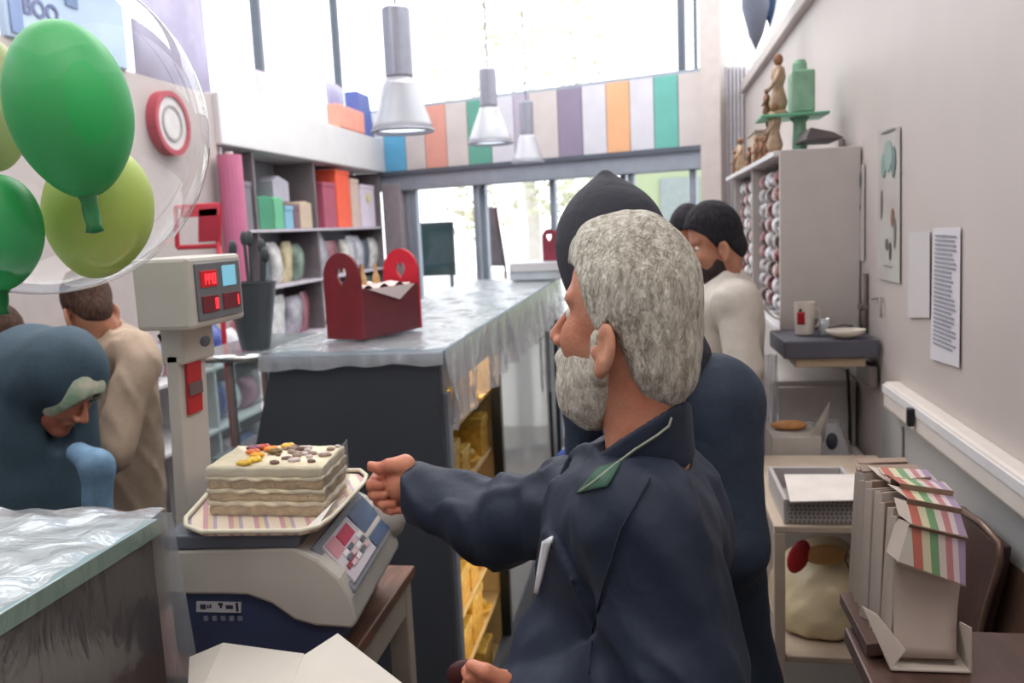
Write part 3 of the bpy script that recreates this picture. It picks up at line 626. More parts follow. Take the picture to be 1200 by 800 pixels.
q = [c1 + ex * .006 + lx * .1 + up * hs, c1 + ex * .006 + lx * .9 + up * hs, c1 + ex * .006 + lx * .62 + up * (hs - .05)]
obj('paper_liner', MB().prism(q, ex * .003).grid(lambda u, v: tuple(c0 + ex * (.01 + (np.linalg.norm(c1 - c0) - .02) * v) + lx * (.1 + .8 * u) + up * (hs + .012 * math.sin(u * 19) * math.cos(v * 7) + .004) ), 24, 6), mat('paper_white', (222, 206, 204), .7), t)
for i in range(4):
    b_ = c0 + ex * (.04 + .035 * (i % 2)) + lx * (.25 + .11 * i) + up * .012
    s_ = tag(obj('sauce_bottle', MB().lathe([(.014, 0), (.014, hs + .02), (.006, hs + .045), (.006, hs + .07)], b_, 14), mat('bottle%d' % (i % 2), ((60, 48, 42), (196, 160, 110))[i % 2], .25), smooth=False), ('dark', 'gold')[i % 2] + ' small bottle standing in the red wooden caddy, ' + ('nearest', 'second', 'third', 'farthest')[i] + ' of the four', 'bottle')
# second caddy on a pale carton at the far end
zc = P(650, 305, Y=5.85)[2]
a, b = P(600, 305, Y=5.85), P(668, 305, Y=5.85)
t = tag(obj('cardboard_carton', MB().box(max(a[0], -1.1), b[0] - .02, 5.72, 6.1, CT + .02, zc - .004), mat('pale_carton', (206, 214, 220), .5, var=.05), bevel=.006), 'pale carton on the far end of the sheeted fridge, under the small red caddy', 'carton')
obj('flap', MB().box(max(a[0], -1.1) + .01, b[0] - .03, 5.71, 5.72, zc - .06, zc - .006), m_white, t)
e0, e1, e2 = P(636, 305, Y=5.8), P(653, 305, Y=5.8), P(666, 304, Y=5.95); e0[2] = e1[2] = e2[2] = zc
caddy(e0, e1, e2, P(644, 268, Y=5.8)[2] - zc, .1, (mat('far_red', (136, 50, 66), .5), m2, m1), 'small far red wooden caddy on the pale carton near the doors', .018)
# wire rack at the end of the fridge
t = thing('wire_rack', 'thin grey wire rack standing past the far end of the fridge', 'rack', (-.66, 6.6, 0))
a, b = P(652, 400, Y=6.6)[0], P(690, 400, Y=6.6)[0]
for x in np.linspace(a, b, 5): obj('wire_upright', MB().tube([(x, 6.6, 0), (x, 6.6, 1.05)], .008, 6), m_alud, t)
for z in (.15, .45, .75, 1.03): obj('wire_shelf', MB().tube([(a, 6.6, z), (b, 6.6, z), (b, 6.8, z), (a, 6.8, z), (a, 6.6, z)], .007, 6), m_alud, t)

# ---- near left counter
N_ = thing('front_counter', 'near dark brown counter under clear plastic at the lower left', 'counter', (-1.1, .5, 0))
cy1 = 1.26; cx = P(184, 600, Y=cy1)[0]; cz = P(184, 599, Y=cy1)[2] - .012
obj('body', MB().box(-1.75, cx - .006, -.5, cy1 - .01, 0, cz - .03), mat('counter_brown', (74, 64, 62), .45, var=.15, vs=4, col2=(48, 42, 44)), N_, bevel=.004)
obj('glass_top', MB().box(-1.78, cx + .002, -.5, cy1, cz - .026, cz), mat('glass_top', (176, 200, 206), .12, var=.05, vs=4, spec=.6), N_, bevel=.003)
obj('glass_edge', MB().box(cx + .002, cx + .004, -.5, cy1, cz - .026, cz), mat('glass_edge', (118, 140, 128), .2), N_)
S2 = thing('plastic_sheet', 'clear crumpled plastic sheet wrapped over the near lower left counter', 'plastic sheet', (-1.1, .5, cz))
obj('top_sheet', MB().grid(lambda u, v: (-1.78 + (cx + .01 + 1.78) * u, -.4 + (cy1 + .41) * v, cz + .005 + abs(wr((-1.78 + 1.06 * u) * 1.4, 1.7 * v * 1.5, 2)) * 1.1 + .004 * abs(math.sin(v * 31 + u * 11 + 2 * math.sin(u * 17)))), 60, 80), m_film, S2, smooth=True)
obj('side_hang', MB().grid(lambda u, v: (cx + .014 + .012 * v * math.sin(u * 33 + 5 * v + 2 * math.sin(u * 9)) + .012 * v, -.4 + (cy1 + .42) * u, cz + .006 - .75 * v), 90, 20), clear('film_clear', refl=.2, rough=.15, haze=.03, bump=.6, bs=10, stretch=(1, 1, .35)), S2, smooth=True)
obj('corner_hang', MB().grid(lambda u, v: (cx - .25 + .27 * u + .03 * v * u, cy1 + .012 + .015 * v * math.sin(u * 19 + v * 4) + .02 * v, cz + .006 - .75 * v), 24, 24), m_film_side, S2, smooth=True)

# ---- weighing table
TZ = P(300, 772, Y=1.36)[2]
T_ = thing('scale_table', 'small table with brown wooden top and cream legs under the scale', 'table', (-.6, 1.6, 0))
tx = P(482, 668, Z=TZ)[0]; ty1 = P(482, 668, Z=TZ)[1] + .03
m_cream = mat('cream_leg', (180, 168, 152), .5, var=.05)
obj('tabletop', MB().box(-1.02, tx, 1.29, ty1, TZ - .025, TZ).box(cx + .045, tx, .8, 1.29, TZ - .025, TZ), mat('brown_wood', (124, 82, 62), .5, var=.2, vs=9, stretch=(6, 1, 1)), T_, bevel=.004)
obj('apron', MB().box(tx - .03, tx - .012, .84, ty1 - .04, TZ - .1, TZ - .026), m_cream, T_, bevel=.003)
for x in (cx + .1, tx - .03):
    for y in (.82, ty1 - .03): obj('leg', MB().box(x - .025, x + .02, y - .02, y + .025, 0, TZ - .026), m_cream, T_, bevel=.004)
# ---- scale
SC_ = thing('weighing_scale', 'white and navy counter scale carrying a layered cake', 'scale', (-.6, 1.55, TZ))
Yf = 1.35; dv = np.array([-.087, .996, 0.0])
m_scw = mat('scale_white', (186, 180, 172), .45, var=.03); m_scn = mat('scale_navy', (58, 70, 100), .45, var=.08, vs=6); m_scg = mat('scale_grey', (92, 96, 108), .5, var=.06)
def pf(px, py, Y=Yf): return P(px, py, Y=Y)
white = [(196, 645), (345, 642), (372, 655), (398, 678), (412, 702), (419, 728), (413, 737), (370, 734), (345, 727), (318, 708), (290, 698), (262, 697), (196, 697)]
obj('upper_body', MB().prism([pf(*p_) for p_ in white], dv * .36), m_scw, SC_, bevel=.006)
zb0 = TZ + .002
nv = [pf(196, 697), pf(262, 697), pf(290, 698), pf(318, 708), pf(345, 727), pf(370, 734), pf(413, 737), pf(400, 748), pf(390, 752)]
nv = [p_ + dv * .012 for p_ in nv]; nv[-1] = nv[-1]; nv += [np.array([pf(390, 760)[0], nv[0][1], zb0]), np.array([nv[0][0], nv[0][1], zb0])]
obj('base', MB().prism(nv, dv * .33), m_scn, SC_, bevel=.004)
obj('platform', MB().prism([pf(190, 628), pf(346, 626), pf(352, 630), pf(350, 642), pf(190, 645)], dv * .34), m_scg, SC_, bevel=.004)
# sloped keypad
A_, B_ = pf(358, 647), pf(411, 703)
sl = B_ - A_; nrm = np.cross(sl, dv); nrm /= np.linalg.norm(nrm); nrm *= 1 if nrm[2] > 0 else -1
def kp(s, t_, o=.004): return A_ + sl * s + dv * .36 * t_ + nrm * o
def kquad(s0, s1, t0, t1, o=.004, th=.004): return MB().hexa([kp(s0, t0, o), kp(s1, t0, o), kp(s1, t1, o), kp(s0, t1, o)], [kp(s0, t0, o + th), kp(s1, t0, o + th), kp(s1, t1, o + th), kp(s0, t1, o + th)])
obj('keypad_bezel', kquad(.02, .98, .05, .93, -.006, .014), mat('bezel', (122, 126, 136), .45), SC_, bevel=.002)
obj('keypad', kquad(.14, .88, .1, .55, .008), mat('keypad_pale', (206, 196, 204), .5), SC_)
obj('display_window', kquad(.14, .88, .57, .9, .008), mat('lcd_blue', (70, 94, 128), .25), SC_)
obj('red_label', kquad(.2, .42, .28, .48, .012, .002), mat('label_red', (190, 36, 74), .5), SC_)
obj('red_label', kquad(.62, .70, .14, .32, .012, .002), mat('label_red_dark', (140, 50, 62), .5), SC_)
obj('pink_label', kquad(.16, .44, .12, .26, .012, .002), mat('label_pink', (204, 140, 150), .5), SC_)
for i in range(4):
    for j in range(3): obj('key', kquad(.46 + .1 * j, .53 + .1 * j, .2 + .085 * i, .27 + .085 * i, .012, .003), mat('key_%d' % ((i + j) % 3), ((230, 226, 226), (90, 92, 104), (214, 180, 188))[(i + j) % 3], .5), SC_)
obj('rear_cap', MB().ell(kp(.75, 1.0, .0), (.045, .05, .05), 20, 12), m_scw, SC_, smooth=True)
# brand plate on the navy base
m_txt = mat('plate_text', (190, 190, 196), .5)
a_ = pf(232, 717, Yf + .011)
obj('name_plate', MB().prism([pf(231, 704, Yf + .011), pf(283, 705, Yf + .011), pf(283, 717, Yf + .011), pf(231, 716, Yf + .011)], (0, -.003, 0)), m_txt, SC_, label='pale name plate')
for x0_, x1_, y0_, y1_ in ((235, 241, 708, 713), (243, 244.5, 709, 712), (246, 247.5, 708, 712), (256, 261, 706, 709), (258, 260, 709, 712), (265, 273, 709, 713), (277, 279, 706, 716)):
    a_, b_ = pf(x0_, y1_, Yf + .008), pf(x1_, y0_, Yf + .008); obj('plate_mark', MB().box(a_[0], b_[0], a_[1] - .001, a_[1], a_[2], b_[2]), mat('plate_dark', (50, 54, 70), .5), SC_)
for i in range(5): 
    c_ = pf(242 + i * 10, 724, Yf + .011); obj('small_mark', MB().box(c_[0] - .004, c_[0] + .004, c_[1] - .003, c_[1], c_[2] - .004, c_[2] + .004), mat('mark_grey', (120, 124, 140), .5), SC_)
# column and customer display
cb = P(232, 585, Y=1.62); ct = P(215, 405, Y=1.60)
def colq(cx_, z, w, d): return [np.array([cx_ - w, 1.56, z]), np.array([cx_, 1.56, z]), np.array([cx_ + .004, 1.56 + d, z]), np.array([cx_ - w, 1.56 + d, z])]
xb, xt = P(247, 590, Y=1.66)[0], P(239, 412, Y=1.66)[0]
obj('column', MB().hexa(colq(xb, TZ + .10, .028, .1), colq(xt, P(230, 412, Y=1.6)[2], .028, .1)), m_scw, SC_, bevel=.004)
obj('column_collar', MB().hexa(colq(xt + .012, P(230, 424, Y=1.6)[2], .05, .12), colq(xt + .012, P(230, 380, Y=1.6)[2], .05, .12)), m_scw, SC_, bevel=.006)
def xs(px, py, X): return P(px, py, X=X)
zr0, zr1 = P(236, 480, Y=1.63)[2], P(232, 417, Y=1.63)[2]
xm = (xt + xb) / 2
k_ = MB().hexa([np.array([xt + (xb - xt) * .36 + .003, 1.578, zr0]), np.array([xt + (xb - xt) * .36 + .003, 1.632, zr0]), np.array([xt + .003, 1.632, zr1]), np.array([xt + .003, 1.578, zr1])],
               [np.array([xt + (xb - xt) * .36 + .008, 1.578, zr0]), np.array([xt + (xb - xt) * .36 + .008, 1.632, zr0]), np.array([xt + .008, 1.632, zr1]), np.array([xt + .008, 1.578, zr1])])
obj('red_sticker', k_, mat('sticker_red', (182, 40, 44), .5), SC_)
zm = (zr0 + zr1) / 2; xx = xt + (xb - xt) * .18
obj('grey_sticker', MB().box(xx + .006, xx + .011, 1.58, 1.63, zm - .018, zm + .008), mat('sticker_grey', (104, 84, 82), .5), SC_)
# display head faces +X
dx = -.872; y0, y1 = 1.50, 1.715; z1_, z0_ = P(184, 303, Y=y0)[2], P(184, 388, Y=y0)[2]
xl_ = P(156, 345, Y=y0)[0]
obj('display_head', MB().box(xl_, dx, y0, y1, z0_, z1_), m_scw, SC_, bevel=.008)
fy, fz = (y1 - y0), (z1_ - z0_)
def dpan(u0, u1, v0, v1, o, th, nm, m, par=SC_): return obj(nm, MB().box(dx + o, dx + o + th, y0 + fy * u0, y0 + fy * u1, z0_ + fz * v0, z0_ + fz * v1), m, par, bevel=.001)
sp = dpan(.1, .93, .1, .9, 0.0005, .003, 'display_bezel', mat('bezel_grey', (104, 104, 108), .4))
m_led = mat('led_window', (110, 16, 34), .3); m_led2 = mat('led_on', (255, 60, 60), emit=2.2, emitcol=(255, 50, 60))
dpan(.17, .46, .56, .80, .0035, .002, 'led_window', mat('led_window_lit', (170, 14, 24), .3, emit=.25, emitcol=(200, 10, 30)), sp)
dpan(.17, .46, .20, .44, .0035, .002, 'led_window', m_led, sp); dpan(.55, .88, .20, .44, .0035, .002, 'led_window', m_led, sp)
dpan(.57, .83, .54, .84, .0035, .002, 'lcd_window', mat('lcd_cyan', (130, 200, 226), .4, emit=.35, emitcol=(130, 200, 226)), sp)
SEG = {'0': 'abcdef', '1': 'bc', '4': 'fgbc'}
def digit(ch, u, v, w, h):
    mb = MB(); s_ = .004; X0 = dx + .0056
    g = {'a': (0, 1, 1, 1), 'b': (1, 1, 1, .5), 'c': (1, .5, 1, 0), 'd': (0, 0, 1, 0), 'e': (0, .5, 0, 0), 'f': (0, 1, 0, .5), 'g': (0, .5, 1, .5)}
    for c_ in SEG[ch]:
        a, b, c2_, d = g[c_]; ya, yb = sorted((y0 + fy * (u + w * a), y0 + fy * (u + w * c2_))); za, zb_ = sorted((z0_ + fz * (v + h * b), z0_ + fz * (v + h * d)))
        mb.box(X0, X0 + .001, ya - .0009, yb + .0009, za - .0012, zb_ + .0012)
    return mb
for i, ch in enumerate('1440'): obj('digit', digit(ch, .21 + i * .06, .61, .035, .13), m_led2, sp)
obj('digit', digit('0', .40, .25, .035, .13), m_led2, sp); obj('digit', digit('1', .80, .25, .035, .13), m_led2, sp)
obj('round_badge', MB().ell((xt + .014, 1.645, P(234, 400, Y=1.64)[2]), (.003, .022, .012), 16, 8), mat('badge_grey', (96, 98, 108), .4), SC_)
tag(obj('power_cable', MB().tube([P(186, 392, Y=1.56), P(196, 410, Y=1.57), P(206, 450, Y=1.58), P(212, 520, Y=1.58), (P(218, 590, Y=1.58)[0], 1.58, TZ + .02), (P(224, 600, Y=1.7)[0], 1.8, TZ + .005)], .004, 6), m_black, smooth=True), 'thin black cable running down behind the scale column', 'cable')

# ---- cake on its striped board
pz = P(270, 627, Y=Yf)[2] + .0015
TB = thing('cake_board', 'striped cream and pink card tray under the cake', 'cake board', (-.6, 1.5, pz))
def onz(px, py, z): return P(px, py, Z=z)
bz = pz + .004
out = [(222, 621), (222, 612), (236, 596), (262, 566), (300, 556), (420, 557), (427, 563), (425, 570), (400, 598), (386, 612), (372, 622), (352, 627), (240, 628)]
pol = [onz(x, y, bz) for x, y in out]
obj('tray_base', MB().prism(pol, (0, 0, .004)), stripes('tray_stripes', 'X', .05, [(0, (222, 206, 186)), (.3, (196, 150, 156)), (.5, (214, 196, 160)), (.7, (176, 160, 178)), (.85, (222, 206, 186))], diag=.55), TB)
cen = sum(pol) / len(pol)
rim = MB()
pl2 = [cen + (p_ - cen) * 1.03 + [0, 0, .010] for p_ in pol]
obj('tray_rim', MB().tube(pl2 + [pl2[0]], .0045, 8, False), mat('tray_rim', (218, 210, 190), .5), TB, smooth=True)
CK = thing('layer_cake', 'rectangular layered cream cake wrapped in clear film on the scale', 'cake', (-.6, 1.5, bz + .005))
zk = bz + .0055
k0, k1 = onz(243, 606, zk), onz(384, 601, zk); k0[1] = k1[1] = (k0[1] + k1[1]) / 2 - .002
ktop = P(384, 548, Y=k1[1])[2]; kd = dv * .155
m_sponge = mat('sponge', (216, 186, 140), .85, var=.14, vs=60, bump=.5, bs=120); m_cream2 = mat('cream', (236, 224, 194), .6, var=.05, vs=30, bump=.2, bs=60)
def slab(z0, z1, g, nmn, m, amp, sd):
    pts = []; nu, nd = 40, 20
    prm = [k0 + (k1 - k0) * i / nu for i in range(nu)] + [k1 + kd * i / nd for i in range(nd)] + [k1 + kd + (k0 - k1) * i / nu for i in range(nu)] + [k0 + kd - kd * i / nd for i in range(nd)]
    cc = (k0 + k1) / 2 + kd / 2; vs = []; levels = 5
    for l_ in range(levels):
        f_ = l_ / (levels - 1); z = z0 + (z1 - z0) * f_; bulge = g + amp * .5 * math.sin(math.pi * f_)
        for i, p_ in enumerate(prm):
            d_ = p_ - cc; d_[2] = 0; d_ /= np.linalg.norm(d_)
            q_ = p_ + d_ * (bulge + amp * (math.sin(i * .9 + sd) * .4 + math.sin(i * 2.3 + sd * 3 + l_) * .3)); vs.append((q_[0], q_[1], z + amp * .5 * math.sin(i * .7 + sd)))
    n = len(prm); f = [(l_ * n + i, l_ * n + (i + 1) % n, (l_ + 1) * n + (i + 1) % n, (l_ + 1) * n + i) for l_ in range(levels - 1) for i in range(n)]
    f += [tuple(range(n))[::-1], tuple(range((levels - 1) * n, levels * n))]
    return obj(nmn, MB().add(vs, f), m, CK, smooth=True)
hk = ktop - zk; lv = [0, .2, .29, .47, .55, .73, .80, .97]
for i in range(7):
    if i == 6: slab(zk + hk * .80, ktop, .001, 'icing', m_cream2, .0015, 6)
    elif i % 2 == 0: slab(zk + hk * lv[i], zk + hk * lv[i + 1], 0, 'sponge_layer', m_sponge, .0025, i)
    else: slab(zk + hk * lv[i], zk + hk * lv[i + 1], .003, 'cream_layer', m_cream2, .003, i)
def ck(u, v): return k0 + (k1 - k0) * u + kd * v
for i in range(34):
    u = random.uniform(.5, .97); v = random.uniform(.15, .95); p_ = ck(u, v); s_ = random.uniform(.003, .007)
    obj('chocolate_curl', MB().ell((p_[0], p_[1], ktop + .003), (s_ * 1.5, s_, s_ * .7), 8, 5), mat('choc%d' % (i % 3), ((120, 92, 84), (158, 134, 124), (210, 196, 196))[i % 3], .5), CK)
for i, (u, v, c_) in enumerate([(.25, .6, (226, 120, 60)), (.33, .45, (236, 170, 50)), (.38, .75, (240, 150, 60)), (.28, .85, (196, 80, 60)), (.45, .62, (120, 96, 50)), (.36, .25, (230, 190, 60)), (.2, .8, (150, 90, 110)), (.5, .9, (240, 190, 90)), (.31, .1, (210, 170, 50))]):
    p_ = ck(u, v); mb = MB()
    for a in range(5): mb.ell((p_[0] + .008 * math.cos(a * 1.257), p_[1] + .008 * math.sin(a * 1.257), ktop + .005), (.008, .006, .004), 8, 5)
    obj('sugar_flower', mb, mat('flower%d' % i, c_, .5), CK, smooth=True)
obj('clear_film', MB().prism([ck(-.02, -.02) + [0, 0, 0], ck(1.02, -.02), ck(1.02, -.02) + [0, 0, hk + .004], ck(-.02, -.02) + [0, 0, hk + .004]], dv * -.0008).hexa([ck(1.03, -.02), ck(1.03, 1.02), ck(1.03, 1.02) + [0, 0, hk + .012], ck(1.03, -.02) + [0, 0, hk + .004]], [q_ + [.0008, 0, 0] for q_ in (ck(1.03, -.02), ck(1.03, 1.02), ck(1.03, 1.02) + [0, 0, hk + .012], ck(1.03, -.02) + [0, 0, hk + .004])]), clear('film_cake', refl=.3, haze=.05), CK)
obj('film_fold', MB().hexa([onz(356, 622, bz + .006), onz(372, 618, bz + .006), onz(398, 585, bz + .02), onz(392, 588, bz + .03)], [q_ + [0, 0, .002] for q_ in (onz(356, 622, bz + .006), onz(372, 618, bz + .006), onz(398, 585, bz + .02), onz(392, 588, bz + .03))]), mat('paper_fold', (226, 222, 214), .4), CK)
# ---- white card sheets in front
def sheet(name, pts, th, lab, m=None):
    return tag(obj(name, MB().prism(pts, (0, 0, th)), m or mat('card_white', (200, 193, 184), .6, var=.02), bevel=.001), lab, 'card')
zc = TZ + .09
sheet('folded_card', [P(222, 772, Z=zc - .02), P(262, 755, Z=zc), P(357, 768, Z=zc), P(330, 840, Z=zc), P(218, 850, Z=zc - .02)], .004, 'flat white card sheet lying left in front of the scale')
sheet('folded_card', [P(356, 770, Z=zc + .012), P(396, 744, Z=zc + .02), P(476, 806, Z=zc + .012), P(440, 860, Z=zc + .005), P(325, 850, Z=zc + .005)], .004, 'pointed white card sheet lying right in front of the scale')
bx = tag(obj('card_stack', MB().box(cx + .055, P(440, 800, Z=1)[0] - .06, .9, 1.2, TZ + .002, TZ + .035), mat('card_white'if False else 'card_edge', (206, 198, 188), .7), bevel=.002), 'stack of pale card under the two white sheets by the scale', 'card')
# ================================================================== BALLOONS
def latex(name, c):
    m = bpy.data.materials.new(name); m.use_nodes = True; n = m.node_tree.nodes; L = m.node_tree.links; b = n['Principled BSDF']; o = n['Material Output']
    b.inputs['Base Color'].default_value = (*lin(c), 1); b.inputs['Roughness'].default_value = .45; b.inputs['Specular IOR Level'].default_value = .4
    t = n.new('ShaderNodeBsdfTranslucent'); t.inputs[0].default_value = (*lin(c), 1); mx = n.new('ShaderNodeMixShader'); mx.inputs[0].default_value = .25
    L.new(b.outputs[0], mx.inputs[1]); L.new(t.outputs[0], mx.inputs[2]); L.new(mx.outputs[0], o.inputs[0]); return m
def disc_px(px, py, Y): return P(px, py, Y=Y)
bc = P(40, 150, Y=1.24); br = .262
BB = thing('bubble_balloon', 'large clear bubble balloon around the green and yellow balloons', 'balloon', bc - [0, 0, br])
obj('skin', MB().ell(bc, (br, br, br * 1.0), 64, 40), clear('bubble', refl=1.0, rough=.03, base=.012, haze=.02, pw=3.0), BB, smooth=True)
def balloon(c, rx, rz, tilt, col, lab, neck=True, tintc=None):
    ax = np.array(Matrix.Rotation(tilt, 3, 'Y')); t = thing('latex_balloon', lab, 'balloon', c)
    mb = MB(); n = 40; prof = []
    for i in range(33):
        a = math.pi * i / 32; r = math.sin(a) * (1 - .12 * max(0, -math.cos(a)) ** 2 * 1.2); prof.append((rx * r + .0005, rz * math.cos(a) * (1.0 if math.cos(a) > 0 else 1.04)))
    m_ = MB().lathe(prof, (0, 0, 0), n); v = [tuple(np.array(c) + ax @ np.array(p_)) for p_ in m_.v]; mb.add(v, m_.f)
    obj('body', mb, latex('latex_' + lab[:12], col), t, smooth=True)
    if neck:
        m_ = MB().lathe([(.016, -rz * .98), (.011, -rz * 1.08), (.012, -rz * 1.22), (.010, -rz * 1.36), (.013, -rz * 1.44), (.004, -rz * 1.46)], (0, 0, 0), 16)
        obj('neck', MB().add([tuple(np.array(c) + ax @ np.array(p_)) for p_ in m_.v], m_.f), mat('latex_dark_' + lab[:12], tuple(int(x * .7) for x in col), .3), t, smooth=True)
    return t
balloon(P(82, 127, Y=1.13), .083, .122, math.radians(-6), (52, 178, 96), 'bright green balloon at the top front of the bubble')
balloon(P(0, 272, Y=1.13), .058, .084, math.radians(8), (36, 170, 88), 'deep green balloon at the left frame edge', True)
balloon(P(116, 247, Y=1.29), .084, .108, math.radians(14), (188, 206, 104), 'yellow green balloon behind the bright green one', False)
balloon(P(-12, 120, Y=1.26), .06, .105, 0, (176, 186, 130), 'pale yellow green balloon cut off by the left frame edge', False)

# ================================================================== RIGHT SIDE
WX = .748
def onw(px, py): return P(px, py, X=WX)
def wall_sheet(name, x0, x1, pts, m, lab, cat, th=.0006, curl=.002):
    """paper on the right wall: pts four corners (px,py) TL TR BR BL"""
    q = [onw(*p_) for p_ in pts]
    def fn(u, v):
        a = q[0] * (1 - u) + q[1] * u; b = q[3] * (1 - u) + q[2] * u; p_ = a * (1 - v) + b * v
        return (WX - .003 - curl * v * v * (.6 + .4 * math.sin(u * 6)), p_[1], p_[2])
    return tag(obj(name, MB().grid(fn, 8, 12), m, solid=th), lab, cat), q
m_paper = mat('paper_sheet', (200, 196, 202), .6, var=.01); m_paper2 = mat('paper_sheet_faint', (190, 184, 186), .6, var=.01)
s1, q = wall_sheet('printed_sheet', 0, 0, [(1066, 272), (1091, 271), (1091, 372), (1066, 372)], m_paper2, 'faint blank paper sheet taped on the right wall', 'paper')
s2, q = wall_sheet('printed_sheet', 0, 0, [(1095, 267), (1127, 266), (1126, 431), (1092, 420)], m_paper, 'long printed list taped on the right wall nearest the camera', 'paper')
mb = MB()
for i in range(26):
    v = .06 + .85 * i / 26
    a = q[0] * (1 - v) + q[3] * v; b = q[1] * (1 - v) + q[2] * v
    y0_, y1_ = a[1] + (b[1] - a[1]) * .12, a[1] + (b[1] - a[1]) * random.uniform(.7, .9); z = (a[2] + b[2]) / 2; xx = WX - .0058
    mb.box(xx - .0006, xx, min(y0_, y1_), max(y0_, y1_), z - .0028, z + .0022)
obj('printed_lines', mb, mat('ink', (140, 140, 152), .6), s2)
s3, q3 = wall_sheet('wall_poster', 0, 0, [(1030, 152), (1056, 148), (1056, 332), (1030, 326)], mat('poster_pale', (178, 178, 172), .5, var=.05, vs=6, col2=(168, 160, 156)), 'tall poster with small sketches on the right wall', 'poster')
s4, q4 = wall_sheet('wall_poster', 0, 0, [(1000, 194), (1014, 192), (1014, 306), (1000, 304)], mat('poster_pale2', (196, 188, 186), .5), 'narrow poster with dark lettering beside the shelf cabinet', 'poster')
def blob(par, q, u, v, w, h, c, nm='sketch_mark'):
    a = q[0] * (1 - v) + q[3] * v; b = q[1] * (1 - v) + q[2] * v; p_ = a + (b - a) * u
    obj(nm, MB().ell((WX - .0058, p_[1], p_[2]), (.0008, w, h), 12, 6), mat('ink_%d_%d' % (c[0], c[1]), c, .6), par)
for u, v, w, h, c in [(.5, .18, .05, .05, (140, 160, 152)), (.3, .24, .03, .04, (120, 146, 140)), (.75, .22, .025, .05, (104, 122, 124)), (.2, .5, .012, .05, (110, 100, 96)), (.7, .58, .018, .03, (136, 96, 84)), (.8, .68, .012, .05, (120, 120, 110)), (.45, .76, .02, .02, (104, 96, 92)), (.6, .8, .012, .03, (70, 66, 66)), (.5, .9, .06, .004, (150, 146, 144)), (.5, .02, .09, .005, (110, 106, 104))]: blob(s3, q3, u, v, w, h, c)
for u, v, w, h, c in [(.4, .1, .02, .03, (60, 82, 112)), (.7, .16, .02, .03, (84, 90, 104)), (.5, .33, .03, .012, (120, 74, 86)), (.6, .44, .03, .014, (130, 90, 96)), (.5, .55, .03, .012, (140, 70, 80)), (.5, .66, .03, .006, (100, 90, 96)), (.5, .74, .03, .006, (100, 90, 96)), (.4, .84, .025, .016, (60, 64, 60)), (.5, .95, .03, .008, (150, 150, 150))]: blob(s4, q4, u, v, w, h, c, 'printed_mark')
a = onw(1010, 190); b = onw(1013, 306)
# cables and pipes down the wall
m_cab = mat('cable_grey', (118, 108, 104), .5)
for px0, px1, y0_, y1_, lab in [(990, 997, 163, 385, 'grey conduit beside the right edge of the shelf cabinet'), (1004, 1005, 318, 384, 'short grey conduit above the dish'), (1017, 1017, 320, 398, 'short dark conduit right of the dish')]:
    a, b = onw(px0, y0_), onw(px1, y1_); o = tag(obj('conduit', MB().tube([(WX - .012, a[1], a[2]), (WX - .012, b[1], b[2])], .012, 10), m_cab, smooth=True), lab, 'pipe')
    obj('clip', MB().box(WX - .03, WX, a[1] - .018, a[1] + .018, (a[2] + b[2]) / 2 - .008, (a[2] + b[2]) / 2 + .008), m_cab, o)
a, b = P(993, 432, Y=3.3), P(996, 535, Y=3.25)
tag(obj('hanging_cable', MB().tube([a, (a + b) / 2 + [.004, 0, 0], b], .006, 8), m_black, smooth=True), 'thin black cable hanging in front of the grey board under the shelf', 'cable')
a = P(1070, 478, X=.695); b = P(1071, 500, X=.695)
tag(obj('wall_clip', MB().box(.68, .697, a[1] - .012, a[1] + .012, b[2], a[2]), m_black, bevel=.003), 'small dark clip on the white wall ledge', 'clip')
a, b = onw(1062, 500), onw(1063, 560)
tag(obj('hanging_cable', MB().tube([(WX - .01, a[1], a[2]), (WX - .012, b[1], b[2] - .1)], .004, 6), m_cab, smooth=True), 'thin grey cable on the lower wall under the ledge clip', 'cable')
a = onw(1046, 362)
tag(obj('wall_hook', MB().tube([onw(1026, 350) - [.01, 0, 0], onw(1036, 348) - [.012, 0, 0], onw(1037, 372) - [.012, 0, 0]], .004, 6), mat('hook', (150, 146, 140), .4), smooth=True), 'small wire hook on the wall right of the dark shelf', 'hook')

# ---- shelf cabinet with hanging packets
SB = thing('shelf_cabinet', 'tall grey white shelf cabinet fixed on the right wall', 'cabinet', (.62, 4.2, 1.15))
sy0 = 3.3; sx0 = P(914, 280, Y=sy0)[0]; sz1 = P(950, 174, Y=sy0)[2]; sz0 = P(950, 386, Y=sy0)[2]; sy1 = 5.1
m_cabi = mat('cabinet_white', (194, 187, 183), .5, var=.02)
obj('side_panel', MB().box(sx0, .745, sy0, sy0 + .02, sz0, sz1), m_cabi, SB, bevel=.003)
obj('side_panel', MB().box(sx0, .745, 4.2, 4.22, sz0, sz1), m_cabi, SB, bevel=.003)
obj('side_panel', MB().box(sx0, .745, sy1 - .02, sy1, sz0, sz1), m_cabi, SB, bevel=.003)
obj('top_board', MB().box(sx0 - .02, .745, sy0 + .02, sy1 + .3, sz1 - .02, sz1), m_white, SB, bevel=.003)
obj('bottom_board', MB().box(sx0, .745, sy0, sy1, sz0 - .02, sz0), m_white, SB, bevel=.003)
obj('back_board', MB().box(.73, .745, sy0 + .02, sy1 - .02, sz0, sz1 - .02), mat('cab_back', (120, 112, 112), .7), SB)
m_rod = mat('steel_rod', (150, 150, 156), .3, .7)
